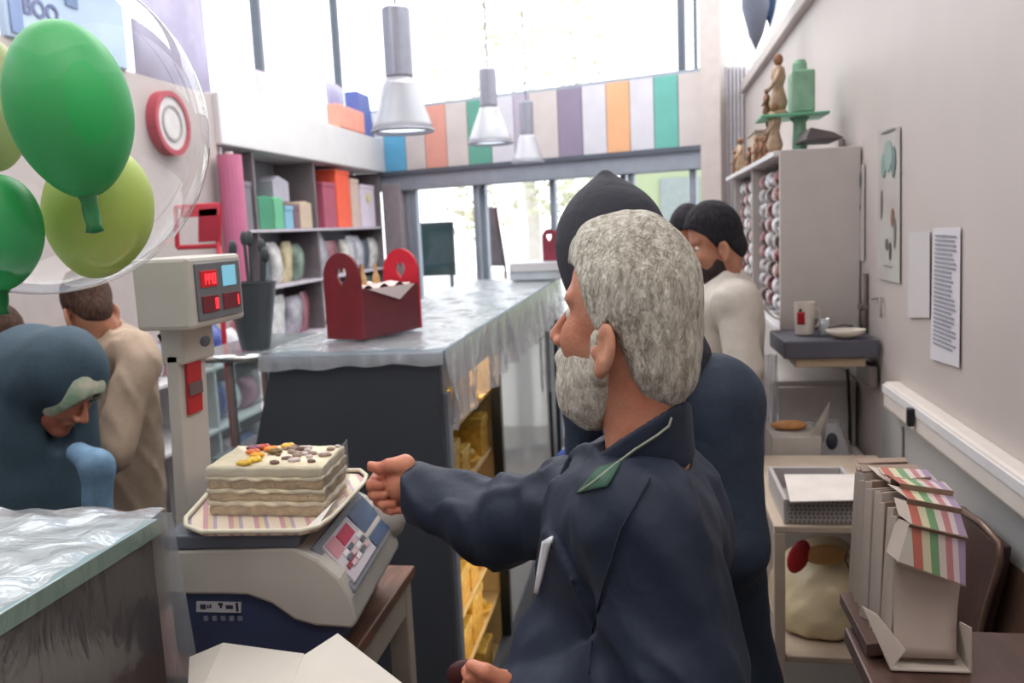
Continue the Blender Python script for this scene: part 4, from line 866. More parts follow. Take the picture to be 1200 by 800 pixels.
for j, yr in enumerate(np.linspace(3.42, 4.95, 8)):
    obj('hanging_rod', MB().tube([(sx0 + .02, yr, sz1 - .035), (.73, yr, sz1 - .035)], .004, 6), m_rod, SB)
    for xk in (sx0 + .045,):
        n_ = 9
        for i in range(n_):
            z_ = sz1 - .06 - (i + 1) * (sz1 - sz0 - .1) / n_
            c_ = [(206, 200, 204), (150, 84, 90), (224, 222, 226), (172, 120, 116), (110, 84, 84)][(i * 2 + j) % 5]
            tag(obj('hanging_sachet', packet((xk, yr + .012 * (i % 2), z_), .13, .05, .07, None, i + j), mat('sachet%d' % ((i * 2 + j) % 5), c_, .18, .45 if (i + j) % 2 else 0, var=.3, vs=40, bump=.8, bs=50), smooth=True),
                ['silver', 'maroon', 'white', 'red brown', 'dark brown'][(i * 2 + j) % 5] + ' shiny small sachet in the strips hanging in the wall cabinet', 'sachet', 'sachet strips in the wall cabinet')
# curved sheet edge at the lower left of the cabinet
a = P(893, 352, Y=3.25); b = P(918, 376, Y=3.15)
tag(obj('plastic_tray', MB().grid(lambda u, v: (a[0] + (b[0] - a[0]) * u, 3.22 + .25 * v, a[2] + (b[2] - a[2]) * u - .02 * math.sin(u * 3.14)), 10, 4), m_white, smooth=True, solid=.006), 'curved white tray edge sticking out below the hanging sachets', 'tray')
# ---- cake toppers on top
m_br = mat('figurine_brown', (150, 106, 78), .6, var=.25, vs=25); m_brl = mat('figurine_tan', (196, 168, 140), .6, var=.2, vs=25); m_gr = mat('mint_plastic', (140, 184, 156), .5, var=.12, vs=20)
def figurine(c, h, lab, m):
    t = thing('cake_topper', lab, 'figurine', c)
    obj('base', MB().lathe([(h * .16, 0), (h * .17, h * .03), (h * .12, h * .07)], c, 16), m_brl, t)
    obj('body', MB().lathe([(h * .11, h * .071), (h * .15, h * .2), (h * .08, h * .45), (h * .12, h * .6), (h * .1, h * .74), (h * .035, h * .8)], c, 16), m, t, smooth=True)
    obj('head', MB().ell((c[0], c[1], c[2] + h * .88), (h * .08, h * .08, h * .1), 14, 9), m_br, t, smooth=True)
    for s in (-1, 1): obj('arm', MB().tube([(c[0], c[1] + s * h * .1, c[2] + h * .7), (c[0] - h * .08, c[1] + s * h * .2, c[2] + h * .5), (c[0] - h * .14, c[1] + s * h * .08, c[2] + h * .42)], [h * .04, h * .035, h * .03], 8), m, t, smooth=True)
labs = ['tallest brown figurine with raised top on the cabinet', 'second figurine from the near end of the cabinet top', 'small tan figurine in the middle of the cabinet top', 'short brown figurine right of the tan box', 'farthest small brown figurine on the cabinet top', 'dark brown figurine in front of the tan box', 'pale figurine at the aisle edge of the cabinet top']
spots = [(908, 3.62, 60), (901, 3.75, 42), (893, 4.1, 30), (887, 4.35, 34), (868, 4.95, 40), (878, 4.6, 26), (862, 5.2, 30)]
for (px, Y, hpx), lab in zip(spots, labs):
    c = P(px, 200, Y=Y); c[2] = sz1 + .001; c[0] = max(c[0], sx0 + .01); figurine(c, hpx * Y / 1000, lab, m_br if hpx % 4 else m_brl)
# tan carton with figurine on top, brown bottle on box
a = P(872, 150, Y=4.45)
o = tag(obj('topper_box', MB().box(sx0 + .04, sx0 + .15, 4.4, 4.75, sz1 + .001, sz1 + .17), mat('tan_card', (186, 170, 150), .6, var=.15, vs=14), bevel=.005), 'tan box of cake decorations on the cabinet top', 'box')
obj('lid', MB().box(sx0 + .035, sx0 + .155, 4.395, 4.755, sz1 + .172, sz1 + .18), mat('tan_card2', (170, 156, 140), .6), o)
# mint tiered stand
c = P(937, 168, Y=3.66); c[2] = sz1 + .001; c[0] = min(c[0], .6)
MS = thing('tiered_stand', 'mint green tiered stand loaded with a box on the cabinet', 'stand', c)
ztp = P(937, 138, Y=3.66)[2] - c[2]
obj('pillar', MB().lathe([(.035, 0), (.03, .02), (.025, ztp - .02), (.04, ztp)], c, 16), m_gr, MS, smooth=True)
obj('plate', MB().box(c[0] - .16, c[0] + .1, c[1] - .09, c[1] + .13, c[2] + ztp, c[2] + ztp + .012), mat('mint_plate', (110, 176, 142), .5), MS, bevel=.004)
zz = c[2] + ztp + .014
o = tag(obj('mint_box', MB().box(c[0] - .035, c[0] + .05, c[1] - .06, c[1] + .08, zz, P(937, 84, Y=3.66)[2]), m_gr, bevel=.008), 'mint green box standing on the mint tiered stand', 'box')
obj('topper', MB().lathe([(.03, 0), (.028, .03), (.02, .045)], (c[0], c[1], P(937, 84, Y=3.66)[2]), 16), m_gr, o)
figurine(np.array([c[0] - .085, c[1] - .02, zz]), P(915, 62, Y=3.66)[2] - zz, 'tall tan bride and groom style figurine on the mint stand', m_brl)
figurine(np.array([c[0] - .12, c[1] + .06, zz]), .12, 'small brown figurine beside the tall one on the mint stand', m_br)
o = tag(obj('dark_wedge', MB().prism([P(944, 163, Y=3.4), P(990, 161, Y=3.4), P(976, 154, Y=3.4), P(950, 149, Y=3.4)], (0, .3, 0)), mat('wedge_dark', (92, 82, 84), .6), bevel=.003), 'dark folded cloth lying on the near end of the cabinet top', 'cloth')
# dark cone hanging at the side clerestory
for px, y1_, w, c_, lab in [(886, 58, 15, (132, 138, 156), 'grey blue cloth pennant hanging high before the bright side window'), (902, 32, 10, (66, 92, 132), 'darker blue cloth pennant hanging beside the grey one')]:
    a = P(px, y1_, Y=4.6)
    tag(obj('hanging_pennant', MB().lathe([(.002, 0), (w * .0046 * .5, .07), (w * .0046, .2), (w * .0046 * .9, 3.6 - a[2])], a, 14), mat('pennant%d' % px, c_, .7), smooth=True), lab, 'pennant')

# ---- dark bracket shelf with mug and dish
zs = P(960, 398, Y=3.0)[2]
SH = thing('wall_shelf', 'thick dark slate wall shelf holding the mug', 'shelf', (.6, 3.15, zs - .07))
yf = 2.98; xl0 = P(919, 400, Y=yf)[0]; xl1 = P(902, 385, Y=3.27)[0]
obj('slab', MB().prism([(xl0, yf, zs), (.738, yf, zs), (.738, 3.28, zs), (xl1, 3.28, zs)], (0, 0, -.062)), mat('slate', (84, 84, 96), .45, var=.06), SH, bevel=.006)
obj('under_board', MB().box(xl0 + .04, .7, yf + .02, 3.27, zs - .095, zs - .064), mat('board_tan', (176, 156, 132), .6), SH, bevel=.003)
obj('bracket', MB().box(.712, .738, yf + .02, 3.2, zs - .17, zs - .096), m_cab, SH, bevel=.004)
mc = P(943, 392, Z=zs + .001)
MG = thing('tea_mug', 'white mug with red fruit print on the slate shelf', 'mug', mc); hm = P(943, 354, Y=mc[1])[2] - zs
obj('body', MB().lathe([(.028, .001), (.032, .004), (.037, hm), (.034, hm), (.029, .01), (.002, .008)], mc, 32), mat('mug_white', (226, 216, 206), .25), MG, smooth=False)
obj('fruit_print', MB().grid(lambda u, v: (mc[0] + .0355 * math.sin(-.95 + .8 * u), mc[1] - .0355 * math.cos(-.95 + .8 * u), mc[2] + hm * (.35 + .38 * v) + 0), 8, 6), mat('print_red', (178, 34, 44), .4), MG, smooth=True, solid=.0015)
obj('leaf_print', MB().ell((mc[0] + .036 * math.sin(-.55), mc[1] - .036 * math.cos(-.55), mc[2] + hm * .78), (.007, .003, .006), 10, 6), mat('print_leaf', (70, 60, 40), .4), MG)
obj('handle', MB().tube([mc + [.033, .01, hm * .8], mc + [.052, .02, hm * .75], mc + [.056, .022, hm * .5], mc + [.05, .02, hm * .25], mc + [.032, .01, hm * .2]], .004, 8), mat('mug_white', (226, 216, 206)), MG, smooth=True)
dc = P(991, 396, Z=zs + .001)
t = thing('serving_dish', 'small white dish on the right end of the slate shelf', 'dish', dc)
obj('bowl', MB().lathe([(.03, .001), (.06, .018), (.066, .03), (.062, .03), (.055, .02), (.002, .008)], dc, 32, 1.0, .7), mat('dish_white', (216, 208, 196), .3), t, smooth=True)
obj('spoon', MB().tube([dc + [-.05, .02, .036], dc + [.0, .03, .04], dc + [.03, .035, .036]], .004, 8), mat('spoon_dark', (90, 86, 84), .3, .5), t, smooth=True)
t = tag(obj('glass_tumbler', MB().shell([(.018, .002), (.02, .06), (.018, .06), (.016, .004)], P(966, 393, Z=zs + .001), 20), clear('tumbler', haze=.25, refl=.6), smooth=True, solid=.001), 'small clear glass between the mug and the dish', 'glass')
obj('base', MB().lathe([(.018, .001), (.018, .005)], P(966, 393, Z=zs + .001), 20), clear('tumbler_base', haze=.5), t)
t = tag(obj('tea_tin', MB().lathe([(.022, .001), (.022, .04), (.015, .046)], P(962, 386, Z=zs + .001), 20), mat('tin', (120, 116, 112), .3, .5)), 'small grey tin behind the clear glass', 'tin')
# ---- grey board under the shelf
t = thing('back_cabinet', 'plain grey white cabinet below the slate shelf', 'cabinet', (.58, 3.4, 0))
xa = P(905, 470, Y=3.3)[0]
obj('body', MB().box(xa, .738, 3.31, 3.9, 0, zs - .2), m_cabi, t, bevel=.004)
obj('door', MB().box(xa + .01, .72, 3.292, 3.309, .05, zs - .22), mat('cabinet_door', (204, 198, 196), .5), t, bevel=.003)
# ---- white storage rack
ry0, ry1 = 2.2, 2.85; rx0 = P(913, 700, Y=ry0)[0]; rx1 = .69
zt0 = P(915, 557, Y=2.8)[2]
RK = thing('storage_rack', 'cream metal rack below the slate shelf with a perforated tray', 'rack', (.5, 2.5, 0))
m_rk = mat('rack_cream', (196, 178, 160), .5)
rz = P(915, 622, Y=ry0)[2]; rzb = P(915, 766, Y=ry0)[2]
for x in (rx0, rx1): 
    for y in (ry0, ry1): obj('leg', MB().box(x - .014, x + .014, y - .014, y + .014, 0, rz), m_rk, RK, bevel=.003)
obj('top_board', MB().box(rx0 - .014, rx1 + .014, ry0 - .014, ry1 + .014, rz, rz + .018), m_rk, RK, bevel=.003)
obj('lower_board', MB().box(rx0 + .015, rx1 - .015, ry0 - .01, ry1 + .01, rzb - .018, rzb), mat('rack_board', (170, 152, 134), .6), RK, bevel=.003)
# perforated tray basket
bz0 = rz + .02; bz1 = P(960, 585, Y=ry0)[2]
PT = thing('perforated_basket', 'grey white perforated basket on the cream rack', 'basket', (.5, 2.4, bz0))
m_pf = mat('perforated', (178, 172, 172), .5, var=.03)
xa, xb_ = P(924, 600, Y=ry0)[0], P(1013, 600, Y=ry0)[0]
obj('front_panel', MB().box(xa, xb_, ry0, ry0 + .012, bz0, bz1), m_pf, PT, bevel=.003)
obj('side_panel', MB().box(xa - .012, xa, ry0, ry0 + .3, bz0, bz1), m_pf, PT, bevel=.003)
obj('side_panel', MB().box(xb_, xb_ + .012, ry0, ry0 + .3, bz0, bz1), m_pf, PT, bevel=.003)
obj('back_panel', MB().box(xa, xb_, ry0 + .288, ry0 + .3, bz0, bz1), m_pf, PT, bevel=.003)
obj('bottom_panel', MB().box(xa, xb_, ry0 + .012, ry0 + .288, bz0, bz0 + .01), m_pf, PT)
mb = MB(); nx_, nz_ = 16, 6
for i in range(nx_):
    for j in range(nz_):
        x = xa + (xb_ - xa) * (i + .5 + .25 * (j % 2)) / (nx_ + .5); z = bz0 + (bz1 - bz0) * (j + .6) / (nz_ + .2)
        mb.add([(x + .0035 * math.cos(a), ry0 - .0008, z + .0035 * math.sin(a)) for a in np.linspace(0, 6.28, 7)[:-1]] + [(x + .0035 * math.cos(a), ry0 + .001, z + .0035 * math.sin(a)) for a in np.linspace(0, 6.28, 7)[:-1]], [(0, 1, 2, 3, 4, 5)] + [(i_, (i_ + 1) % 6, 6 + (i_ + 1) % 6, 6 + i_) for i_ in range(6)])
obj('hole', mb, mat('hole_dark', (120, 112, 112), .8), PT, kind='stuff')
# white carton inside with angled flap
wz = P(960, 557, Y=2.62)[2]
t = tag(obj('open_carton', MB().prism([P(919, 557, Z=bz1 + .004), P(1008, 557, Z=bz1 + .004), P(1013, 587, Z=bz1 + .004), P(926, 589, Z=bz1 + .004)], (0, 0, .004)), mat('carton_white', (222, 214, 208), .6), bevel=.001), 'white card flap lying over the perforated basket', 'card')
# box with orange item behind it, resting on the basket
hx = P(937, 505, Y=2.75)
bx0, bx1 = P(905, 555, Y=2.9)[0], P(963, 555, Y=2.9)[0]; bzl = P(935, 556, Y=2.9)[2]; bzh = P(935, 512, Y=2.9)[2]
o = thing('pastry_carton', 'pale grey carton behind the basket with a flap raised', 'carton', ((bx0 + bx1) / 2, 3.0, bzl))
obj('body', MB().box(bx0, bx1, 2.9, 3.12, bzl, bzh), mat('carton_grey', (186, 180, 174), .6), o, bevel=.003)
obj('flap', MB().hexa([P(948, 512, Y=2.9), P(972, 470, Y=2.94), P(966, 516, Y=2.98), P(958, 520, Y=2.93)], [q_ + [.003, .004, 0] for q_ in (P(948, 512, Y=2.9), P(972, 470, Y=2.94), P(966, 516, Y=2.98), P(958, 520, Y=2.93))]), mat('flap_white', (206, 200, 194), .6), o)
st = MB().box(bx0, .735, 2.87, 3.28, 0, bzl - .002)
t = tag(obj('base_cupboard', st, m_cabi, bevel=.004), 'low grey cupboard behind the cream rack carrying the cartons', 'cupboard')
obj('door', MB().box(bx0 + .02, .72, 2.862, 2.87, .05, bzl - .03), m_cabi, t, bevel=.002)
bb = P(975, 520, Y=3.0)
tag(obj('plastic_bag', MB().grid(lambda u, v: (bb[0] + (.05 + .05 * (1 - v)) * math.cos(u * 6.283) * (1 + .12 * math.sin(u * 31)), 3.12 + (.04 + .03 * (1 - v)) * math.sin(u * 6.283) * (1 + .12 * math.sin(u * 23)), bzl + .002 + .13 * v), 40, 8), clear('bag_clear', refl=.5, haze=.4, bump=.6, bs=30), smooth=True), 'crumpled clear bag beside the pale carton', 'bag')
tag(obj('scissors_handle', MB().ell(P(975, 517, Y=2.96), (.02, .015, .03), 14, 8), mat('dark_blue_item', (62, 62, 78), .5), smooth=True), 'small dark blue bottle cap lying on the crumpled bag', 'cap')
a = P(927, 508, Y=2.95); a[2] = bzh + .001
tag(obj('bread_roll', MB().lathe([(.004, 0), (.02, .006), (.022, .016), (.012, .028), (.002, .03)], (0, 0, 0), 16) and MB().ell((a[0], 3.0, bzh + .017), (.062, .03, .017), 18, 10), mat('orange_pastry', (206, 146, 92), .6, var=.2, vs=20), smooth=True), 'orange brown pastry lying on the pale carton', 'pastry')
# bag of bread in the rack
def bagf(p):
    d = el(p, (c1_[0], c1_[1], c1_[2]), (.14, .18, .17)); d = smin(d, el(p, c1_ + [.045, 0, .08], (.10, .15, .09)), .05); d = smin(d, el(p, c1_ + [-.035, 0, -.05], (.10, .14, .12)), .05)
    d = smax(d, rzb + .004 - p[..., 2], .02); d = smax(d, rx0 + .018 - p[..., 0], .02); d = smax(d, p[..., 0] - (rx1 - .02), .02); d = smax(d, p[..., 2] - (rz - .006), .02)
    return d + .006 * nz(p, 38, 2) + .003 * nz(p, 90, 1)
c1_ = P(958, 705, Y=2.44); c1_[1] = 2.44
BG = thing('bread_bag', 'large pale yellow bag stuffed in the cream rack under the basket', 'bag', (c1_[0], 2.44, rzb))
obj('body', sdf_mb(bagf, (rx0, 2.2, rzb - .02), (rx1, 2.7, rz + .02), .011), mat('bag_yellow', (212, 194, 158), .4, var=.1, vs=6, bump=.3, bs=18), BG, smooth=True)
obj('red_print', MB().ell(P(936, 652, Y=2.30), (.028, .01, .05), 14, 8, np.array(Matrix.Rotation(.35, 3, 'Y'))), mat('print_red2', (168, 34, 40), .4), BG, smooth=True)
obj('orange_print', MB().ell(P(968, 650, Y=2.30), (.06, .01, .03), 14, 8), mat('print_orange', (206, 160, 100), .4, var=.1), BG, smooth=True)
tag(obj('loose_wire', MB().tube([P(995, 640, Y=2.19), P(990, 655, Y=2.19), P(998, 672, Y=2.19), P(1012, 680, Y=2.19)], .002, 6), m_black, smooth=True), 'thin dark wire curling in front of the bread bag', 'wire')
# hanging plastic at the rack's left
a, b, c, d = P(892, 415, Y=3.2), P(912, 415, Y=3.2), P(911, 600, Y=3.0), P(898, 600, Y=3.0)
tag(obj('hanging_bags', MB().grid(lambda u, v: (lambda p_: (p_[0], p_[1] + .02 * math.sin(u * 14 + v * 9), p_[2]))((a * (1 - u) + b * u) * (1 - v) + (d * (1 - u) + c * u) * v), 14, 24), clear('hang_white', refl=.4, haze=.65, hazecol=(215, 215, 222), bump=.8, bs=14), smooth=True), 'strip of crumpled clear bags hanging below the slate shelf edge', 'bag')
# ---- brown bench and chair, stack of striped cake boxes
BZ = P(1080, 787, Y=1.38)[2]
m_bench = mat('bench_brown', (98, 74, 68), .35, var=.12, vs=6, stretch=(5, 1, 1))
BN = thing('brown_table', 'low dark brown table carrying the striped boxes at the lower right', 'table', (.6, 1.4, 0))
obj('tabletop', MB().box(P(1012, 768, Z=BZ)[0] - .01, .685, .7, 1.53, BZ - .03, BZ), m_bench, BN, bevel=.004)
for x in (.37, .66):
    for y in (.75, 1.48): obj('leg', MB().box(x - .02, x + .02, y - .02, y + .02, 0, BZ - .03), m_bench, BN, bevel=.003)
q = [P(984, 694, Z=BZ + .03), P(1022, 694, Z=BZ + .03), P(1046, 752, Z=BZ + .03), P(1016, 755, Z=BZ + .03)]
o = sheet('brown_board', q, -.022, 'small dark brown board left under the striped boxes', m_bench); o['category'] = 'board'
# chair back: dark leather with a tube frame (near the wall)
def oy(px, py, X): return P(px, py, X=X)
CHX = .70
CHR = thing('leather_chair', 'brown leather folding chair with tube frame leaning on the right wall', 'chair', (.69, 1.3, .0))
bk = [oy(1118, 592, CHX), oy(1172, 640, CHX), oy(1168, 668, CHX), oy(1143, 765, CHX), oy(1118, 770, CHX)]
obj('backrest', MB().prism(bk, (.025, 0, 0)), mat('leather_brown', (78, 58, 56), .45, var=.08, bump=.1), CHR, bevel=.006)
fr = [oy(1116, 590, CHX - .004), oy(1150, 612, CHX - .004), oy(1172, 636, CHX - .004), oy(1172, 660, CHX - .004), oy(1158, 705, CHX - .004), oy(1141, 768, CHX - .004), oy(1170, 812, CHX - .004)]
obj('frame_tube', MB().tube(fr, .007, 8), mat('tube_tan', (124, 100, 88), .35, .3), CHR, smooth=True)
obj('folded_seat', MB().box(.705, .73, 1.05, 1.4, .44, .72), mat('leather_brown', (78, 58, 56)), CHR, bevel=.006)
for y in (1.05, 1.42): obj('leg', MB().tube([(.72, y, 0), (.72, y, .95)], .009, 8), mat('tube_tan', (124, 100, 88)), CHR)
pn = [oy(1176, 650, .738), oy(1200, 672, .738), oy(1290, 760, .738), oy(1290, 900, .738), oy(1150, 900, .738), oy(1150, 790, .738)]
t = tag(obj('wood_panel', MB().prism(pn, (.004, 0, 0)), mat('panel_brown', (104, 78, 66), .45, var=.1, vs=4), bevel=.001), 'brown wooden panel low on the right wall beside the chair', 'panel')

# fan of nested striped pastry boxes
Ys = 1.38
SX0, SX1 = P(1050, 700, Y=Ys)[0], P(1128, 700, Y=Ys)[0]
STR = thing('box_stack', 'arched fan of nested white pastry boxes with red, green and purple striped flaps', 'pastry boxes', ((SX0 + SX1) / 2, Ys, BZ))
m_st = stripes('flap_stripes', 'X', SX1 - SX0 + .004, [(0, (196, 190, 180)), (.22, (184, 104, 90)), (.36, (206, 200, 170)), (.48, (110, 152, 108)), (.60, (206, 194, 186)), (.70, (182, 122, 126)), (.80, (208, 192, 196)), (.88, (158, 138, 166))], offset=.5)
m_cb = mat('carton_inner', (196, 182, 172), .6, var=.04); m_edge = mat('carton_edge', (146, 122, 104), .8, var=.15, vs=40, stretch=(1, 1, .1))
tiers = [((1050, 656), (1129, 684), 1.372), ((1064, 616), (1131, 632), 1.38), ((1062, 590), (1125, 602), 1.405), ((1054, 573), (1116, 582), 1.445), ((1044, 560), (1107, 566), 1.50), ((1030, 549), (1088, 552), 1.57)]
TL = [P(*a, Y=y) for a, b, y in tiers]; TR = [P(*b, Y=y) for a, b, y in tiers]
for i in range(5):
    a, b = TL[i], TL[i + 1]; n_ = np.cross(TR[i] - a, b - a); n_ /= np.linalg.norm(n_); n_ = n_ if n_[1] < 0 else -n_
    q = [a + n_ * .010, TR[i] + n_ * .010, TR[i + 1] + n_ * .001 + (TR[i + 1] - TR[i]) * .1, b + n_ * .001 + (b - a) * .1]
    obj('striped_flap', MB().hexa(q, [p_ - n_ * .0022 for p_ in q]), m_st, STR, bevel=.0008)
    q3 = [q[0] - n_ * .012, q[1] - n_ * .012, q[1] + n_ * .0006, q[0] + n_ * .0006]
    obj('flap_edge', MB().hexa(q3, [p_ - (b - a) / np.linalg.norm(b - a) * .002 for p_ in q3]), m_edge, STR)
    q2 = [q[0], q[0] + [-.010, .03, .004], q[3] + [-.012, .025, -.002], q[3]]
    obj('corner_fold', MB().hexa(q2, [p_ + [0, .002, 0] for p_ in q2]), m_cb, STR, bevel=.0008)
obj('inner_wall', MB().grid(lambda u, v: (SX0 - .001 + (SX1 - SX0) * (u * (1 - .05 * v)) + .002, Ys + .006 + .012 * math.sin(v * 3.0), (TL[0][2] * (1 - u) + TR[0][2] * u + .02) * (1 - v) + (BZ + .02) * v), 6, 10), mat('carton_wall', (206, 192, 182), .6, var=.03), STR, smooth=True, solid=.003)
for i in range(13):
    t_ = i / 12; y_ = Ys + .018 + t_ * .24; xL = SX0 - .004 - .010 * math.sin(t_ * 3.14) + .004 * math.sin(i * 2.1)
    ztop = np.interp(y_, [p_[1] for p_ in TL] + [1.7], [p_[2] for p_ in TL] + [TL[-1][2] - .005]) - .006 - .004 * (i % 3)
    xR = SX1 - .01 * t_
    q = [np.array([xL, y_, BZ + .008 + .01 * t_]), np.array([xR, y_ + .008, BZ + .008]), np.array([xR, y_ + .012, ztop]), np.array([xL + .008, y_ + .004, ztop - .006])]
    obj('nested_box', MB().hexa(q, [p_ + [0, .003, 0] for p_ in q]), m_cb if i % 2 else m_edge, STR, bevel=.0008)
    q = [np.array([xL, y_, BZ + .008 + .01 * t_]), np.array([xL - .006 - .003 * (i % 2), y_ + .016, BZ + .012]), np.array([xL + .002, y_ + .017, ztop - .01]), np.array([xL + .008, y_ + .004, ztop - .006])]
    obj('side_wall', MB().hexa(q, [p_ + [.0025, 0, 0] for p_ in q]), m_cb, STR, bevel=.0008)
    if i > 8:
        q = [np.array([xL + .004, y_ + .004, ztop - .004]), np.array([xR, y_ + .01, ztop - .002]), np.array([xR, y_ + .024, ztop + .002]), np.array([xL + .004, y_ + .022, ztop])]
        obj('top_fold', MB().hexa(q, [p_ + [0, 0, .002] for p_ in q]), mat('carton_brown', (160, 138, 124), .7), STR)
# white tray at the foot
ft = [P(1012, 722, Z=BZ + .02), P(1044, 786, Z=BZ + .003), P(1137, 789, Z=BZ + .003), P(1136, 752, Z=BZ + .003), P(1050, 745, Z=BZ + .003)]
obj('foot_tray', MB().prism(ft, (0, 0, .004)), mat('carton_bright', (224, 212, 202), .6), STR, bevel=.001)
q = [P(1117, 757, Z=BZ + .006), P(1137, 789, Z=BZ + .004), P(1137, 735, Y=Ys - .02), P(1124, 728, Y=Ys + .01)]
obj('foot_flap', MB().hexa(q, [p_ + [.003, 0, 0] for p_ in q]), mat('carton_bright', (224, 212, 202)), STR, bevel=.001)
q = [P(1010, 710, Y=Ys + .02), P(1028, 720, Y=Ys + .01), P(1062, 762, Y=Ys - .012), P(1044, 785, Z=BZ + .006)]
obj('foot_flap', MB().hexa(q, [p_ + [0, .003, 0] for p_ in q]), mat('carton_bright', (224, 212, 202)), STR, bevel=.001)
# ================================================================== PEOPLE
def skinmat(name, c, c2): return mat(name, c, .5, col2=c2, var=.05, vs=14, bump=.12, bs=180, spec=.35)
def hairmat(name, c, c2, st=(9, 9, 2.2)): return mat(name, c, .75, col2=c2, vs=14, bump=.9, bs=40, stretch=st, spec=.25)
def basis(fwd, pitch=0, roll=0):
    F = np.array([fwd[0], fwd[1], 0.0]); F /= np.linalg.norm(F); U = np.array([0, 0, 1.0]); S = np.cross(U, F)
    F2 = F * math.cos(pitch) - U * math.sin(pitch); U2 = U * math.cos(pitch) + F * math.sin(pitch)     # pitch>0 looks down
    U3 = U2 * math.cos(roll) + S * math.sin(roll); S3 = S * math.cos(roll) - U2 * math.sin(roll)
    return np.stack([F2, S3, U3])      # rows F,S(left),U
def head_fn(q, k=1.0, beard=False):
    f, s, u = q[..., 0], np.abs(q[..., 1]), q[..., 2]; a = np.stack([f, s, u], -1)
    d = el(a, (-.008, 0, .033), (.082, .071, .098)); d = smin(d, el(a, (.030, 0, -.058), (.060, .053, .080)), .035)
    d = smin(d, el(a, (.055, .030, -.022), (.028, .026, .030)), .02)
    d = smin(d, el(a, (.058, .022, .036), (.015, .028, .012)), .015)
    d = smax(d, -el(a, (.092, .031, .016), (.018, .019, .013)), .012)
    d = smin(d, rc(a, (.084, 0, .016), (.111, 0, -.020), .006, .0115), .009)
    d = smin(d, el(a, (.097, .013, -.027), (.013, .008, .008)), .006)
    d = smin(d, el(a, (.084, 0, -.058), (.012, .024, .008)), .008); d = smin(d, el(a, (.082, 0, -.072), (.012, .020, .008)), .006)
    d = smin(d, el(a, (.074, 0, -.105), (.022, .026, .022)), .02)
    return d
def ear_fn(q):
    f, s, u = q[..., 0], np.abs(q[..., 1]), q[..., 2]; a = np.stack([f + .15 * u + .004, s, u], -1)
    R = np.array(Matrix.Rotation(math.radians(28), 3, 'Z'))
    o = el(a, (-.006, .078, -.028), (.021, .0085, .034), R.T)
    o = smax(o, -el(a, (-.003, .088, -.022), (.012, .0075, .020), R.T), .004)
    o = smin(o, el(a, (.008, .076, -.032), (.006, .006, .009)), .004); o = smin(o, el(a, (-.002, .076, -.056), (.009, .007, .011)), .006)
    return o
def to_local(p, o, B): return (p - np.array(o)) @ B.T
def to_world(o, B, v): return np.array(o) + np.array(v, float) @ B
def eyes(par, o, B, dark=(60, 42, 34)):
    for s in (-1, 1):
        c = to_world(o, B, (.0625, s * .030, .012)); obj('eye', MB().ell(c, (.0125,) * 3, 14, 10), mat('eye_white', (214, 206, 200), .2), par, smooth=True)
        c = to_world(o, B, (.071, s * .030, .012)); obj('iris', MB().ell(c, (.006,) * 3, 10, 8), mat('iris', dark, .2), par, smooth=True)
def finger_chain(p, pts, r): return chain(p, pts, [r, r * .96, r * .9, r * .8][:len(pts)], .003)

# ------------------------------------------------ grey haired man
HO = P(735, 375, Y=1.14); HB = basis((-.906, .423), math.radians(2))
MAN = thing('person', 'grey haired bearded man in a navy jacket reaching out to the cake on the scale', 'person', (HO[0] + .02, HO[1], 0))
m_skin = skinmat('skin_warm', (206, 150, 124), (182, 116, 92)); m_ear = skinmat('skin_ear', (196, 124, 100), (166, 92, 74))
hu = lambda px, py: ((735 - px) * 1.27e-3, (375 - py) * 1.15e-3)
neck_a = (-.022, 0, -.05); neck_b = (-.02, 0, -.185)
def man_skin(p):
    q = to_local(p, HO, HB); d = head_fn(q); d = smin(d, rc(q, neck_a, neck_b, .052, .051), .03)
    d = smin(d, rc(q, (-.018, 0, -.16), (-.018, 0, -.21), .050, .052), .02); d = smin(d, ear_fn(q), .005); return d + .0006 * nz(q, 160, 3)
lo = HO - [.15, .15, .22]; hi = HO + [.16, .15, .16]
obj('head', sdf_mb(man_skin, lo, hi, .0035), m_skin, MAN, smooth=True)
def man_hair(p):
    q = to_local(p, HO, HB); f, s, u = q[..., 0], np.abs(q[..., 1]), q[..., 2]; a = np.stack([f, s, u], -1)
    d = el(a, (-.012, 0, .036), (.091, .081, .108)); d = smin(d, el(a, (.030, 0, .098), (.036, .048, .034)), .03); d = smin(d, el(a, (-.046, 0, -.045), (.050, .060, .075)), .03)
    g = np.interp(f.ravel(), [-.12, -.075, -.055, -.046, -.036, -.024, -.012, .006, .016, .030, .055, .08, .12], [-.10, -.125, -.118, -.10, -.06, -.018, .010, -.012, .012, .055, .085, .092, .10]).reshape(f.shape)
    side = np.clip((s - .02) / .05, 0, 1); g = g * side + (1 - side) * np.where(f > 0, .078, np.where(f > -.03, -.13, -.118))
    w = .0022 * nz(q * np.array([1, 1, .35]), 120, 1, 6) + .0022 * nz(q * np.array([.7, 1, .3]), 300, 2, 5) + .0022 * nz(q, 36, 4, 3)
    return smax(d + w, (g - u) * .75 + .002 * nz(q, 150, 2), .004)
m_hair = hairmat('hair_grey', (224, 220, 208), (168, 160, 146)); m_beard = hairmat('beard_grey', (228, 222, 210), (196, 186, 172))
obj('hair', sdf_mb(man_hair, lo, hi, .0032), m_hair, MAN, smooth=True)
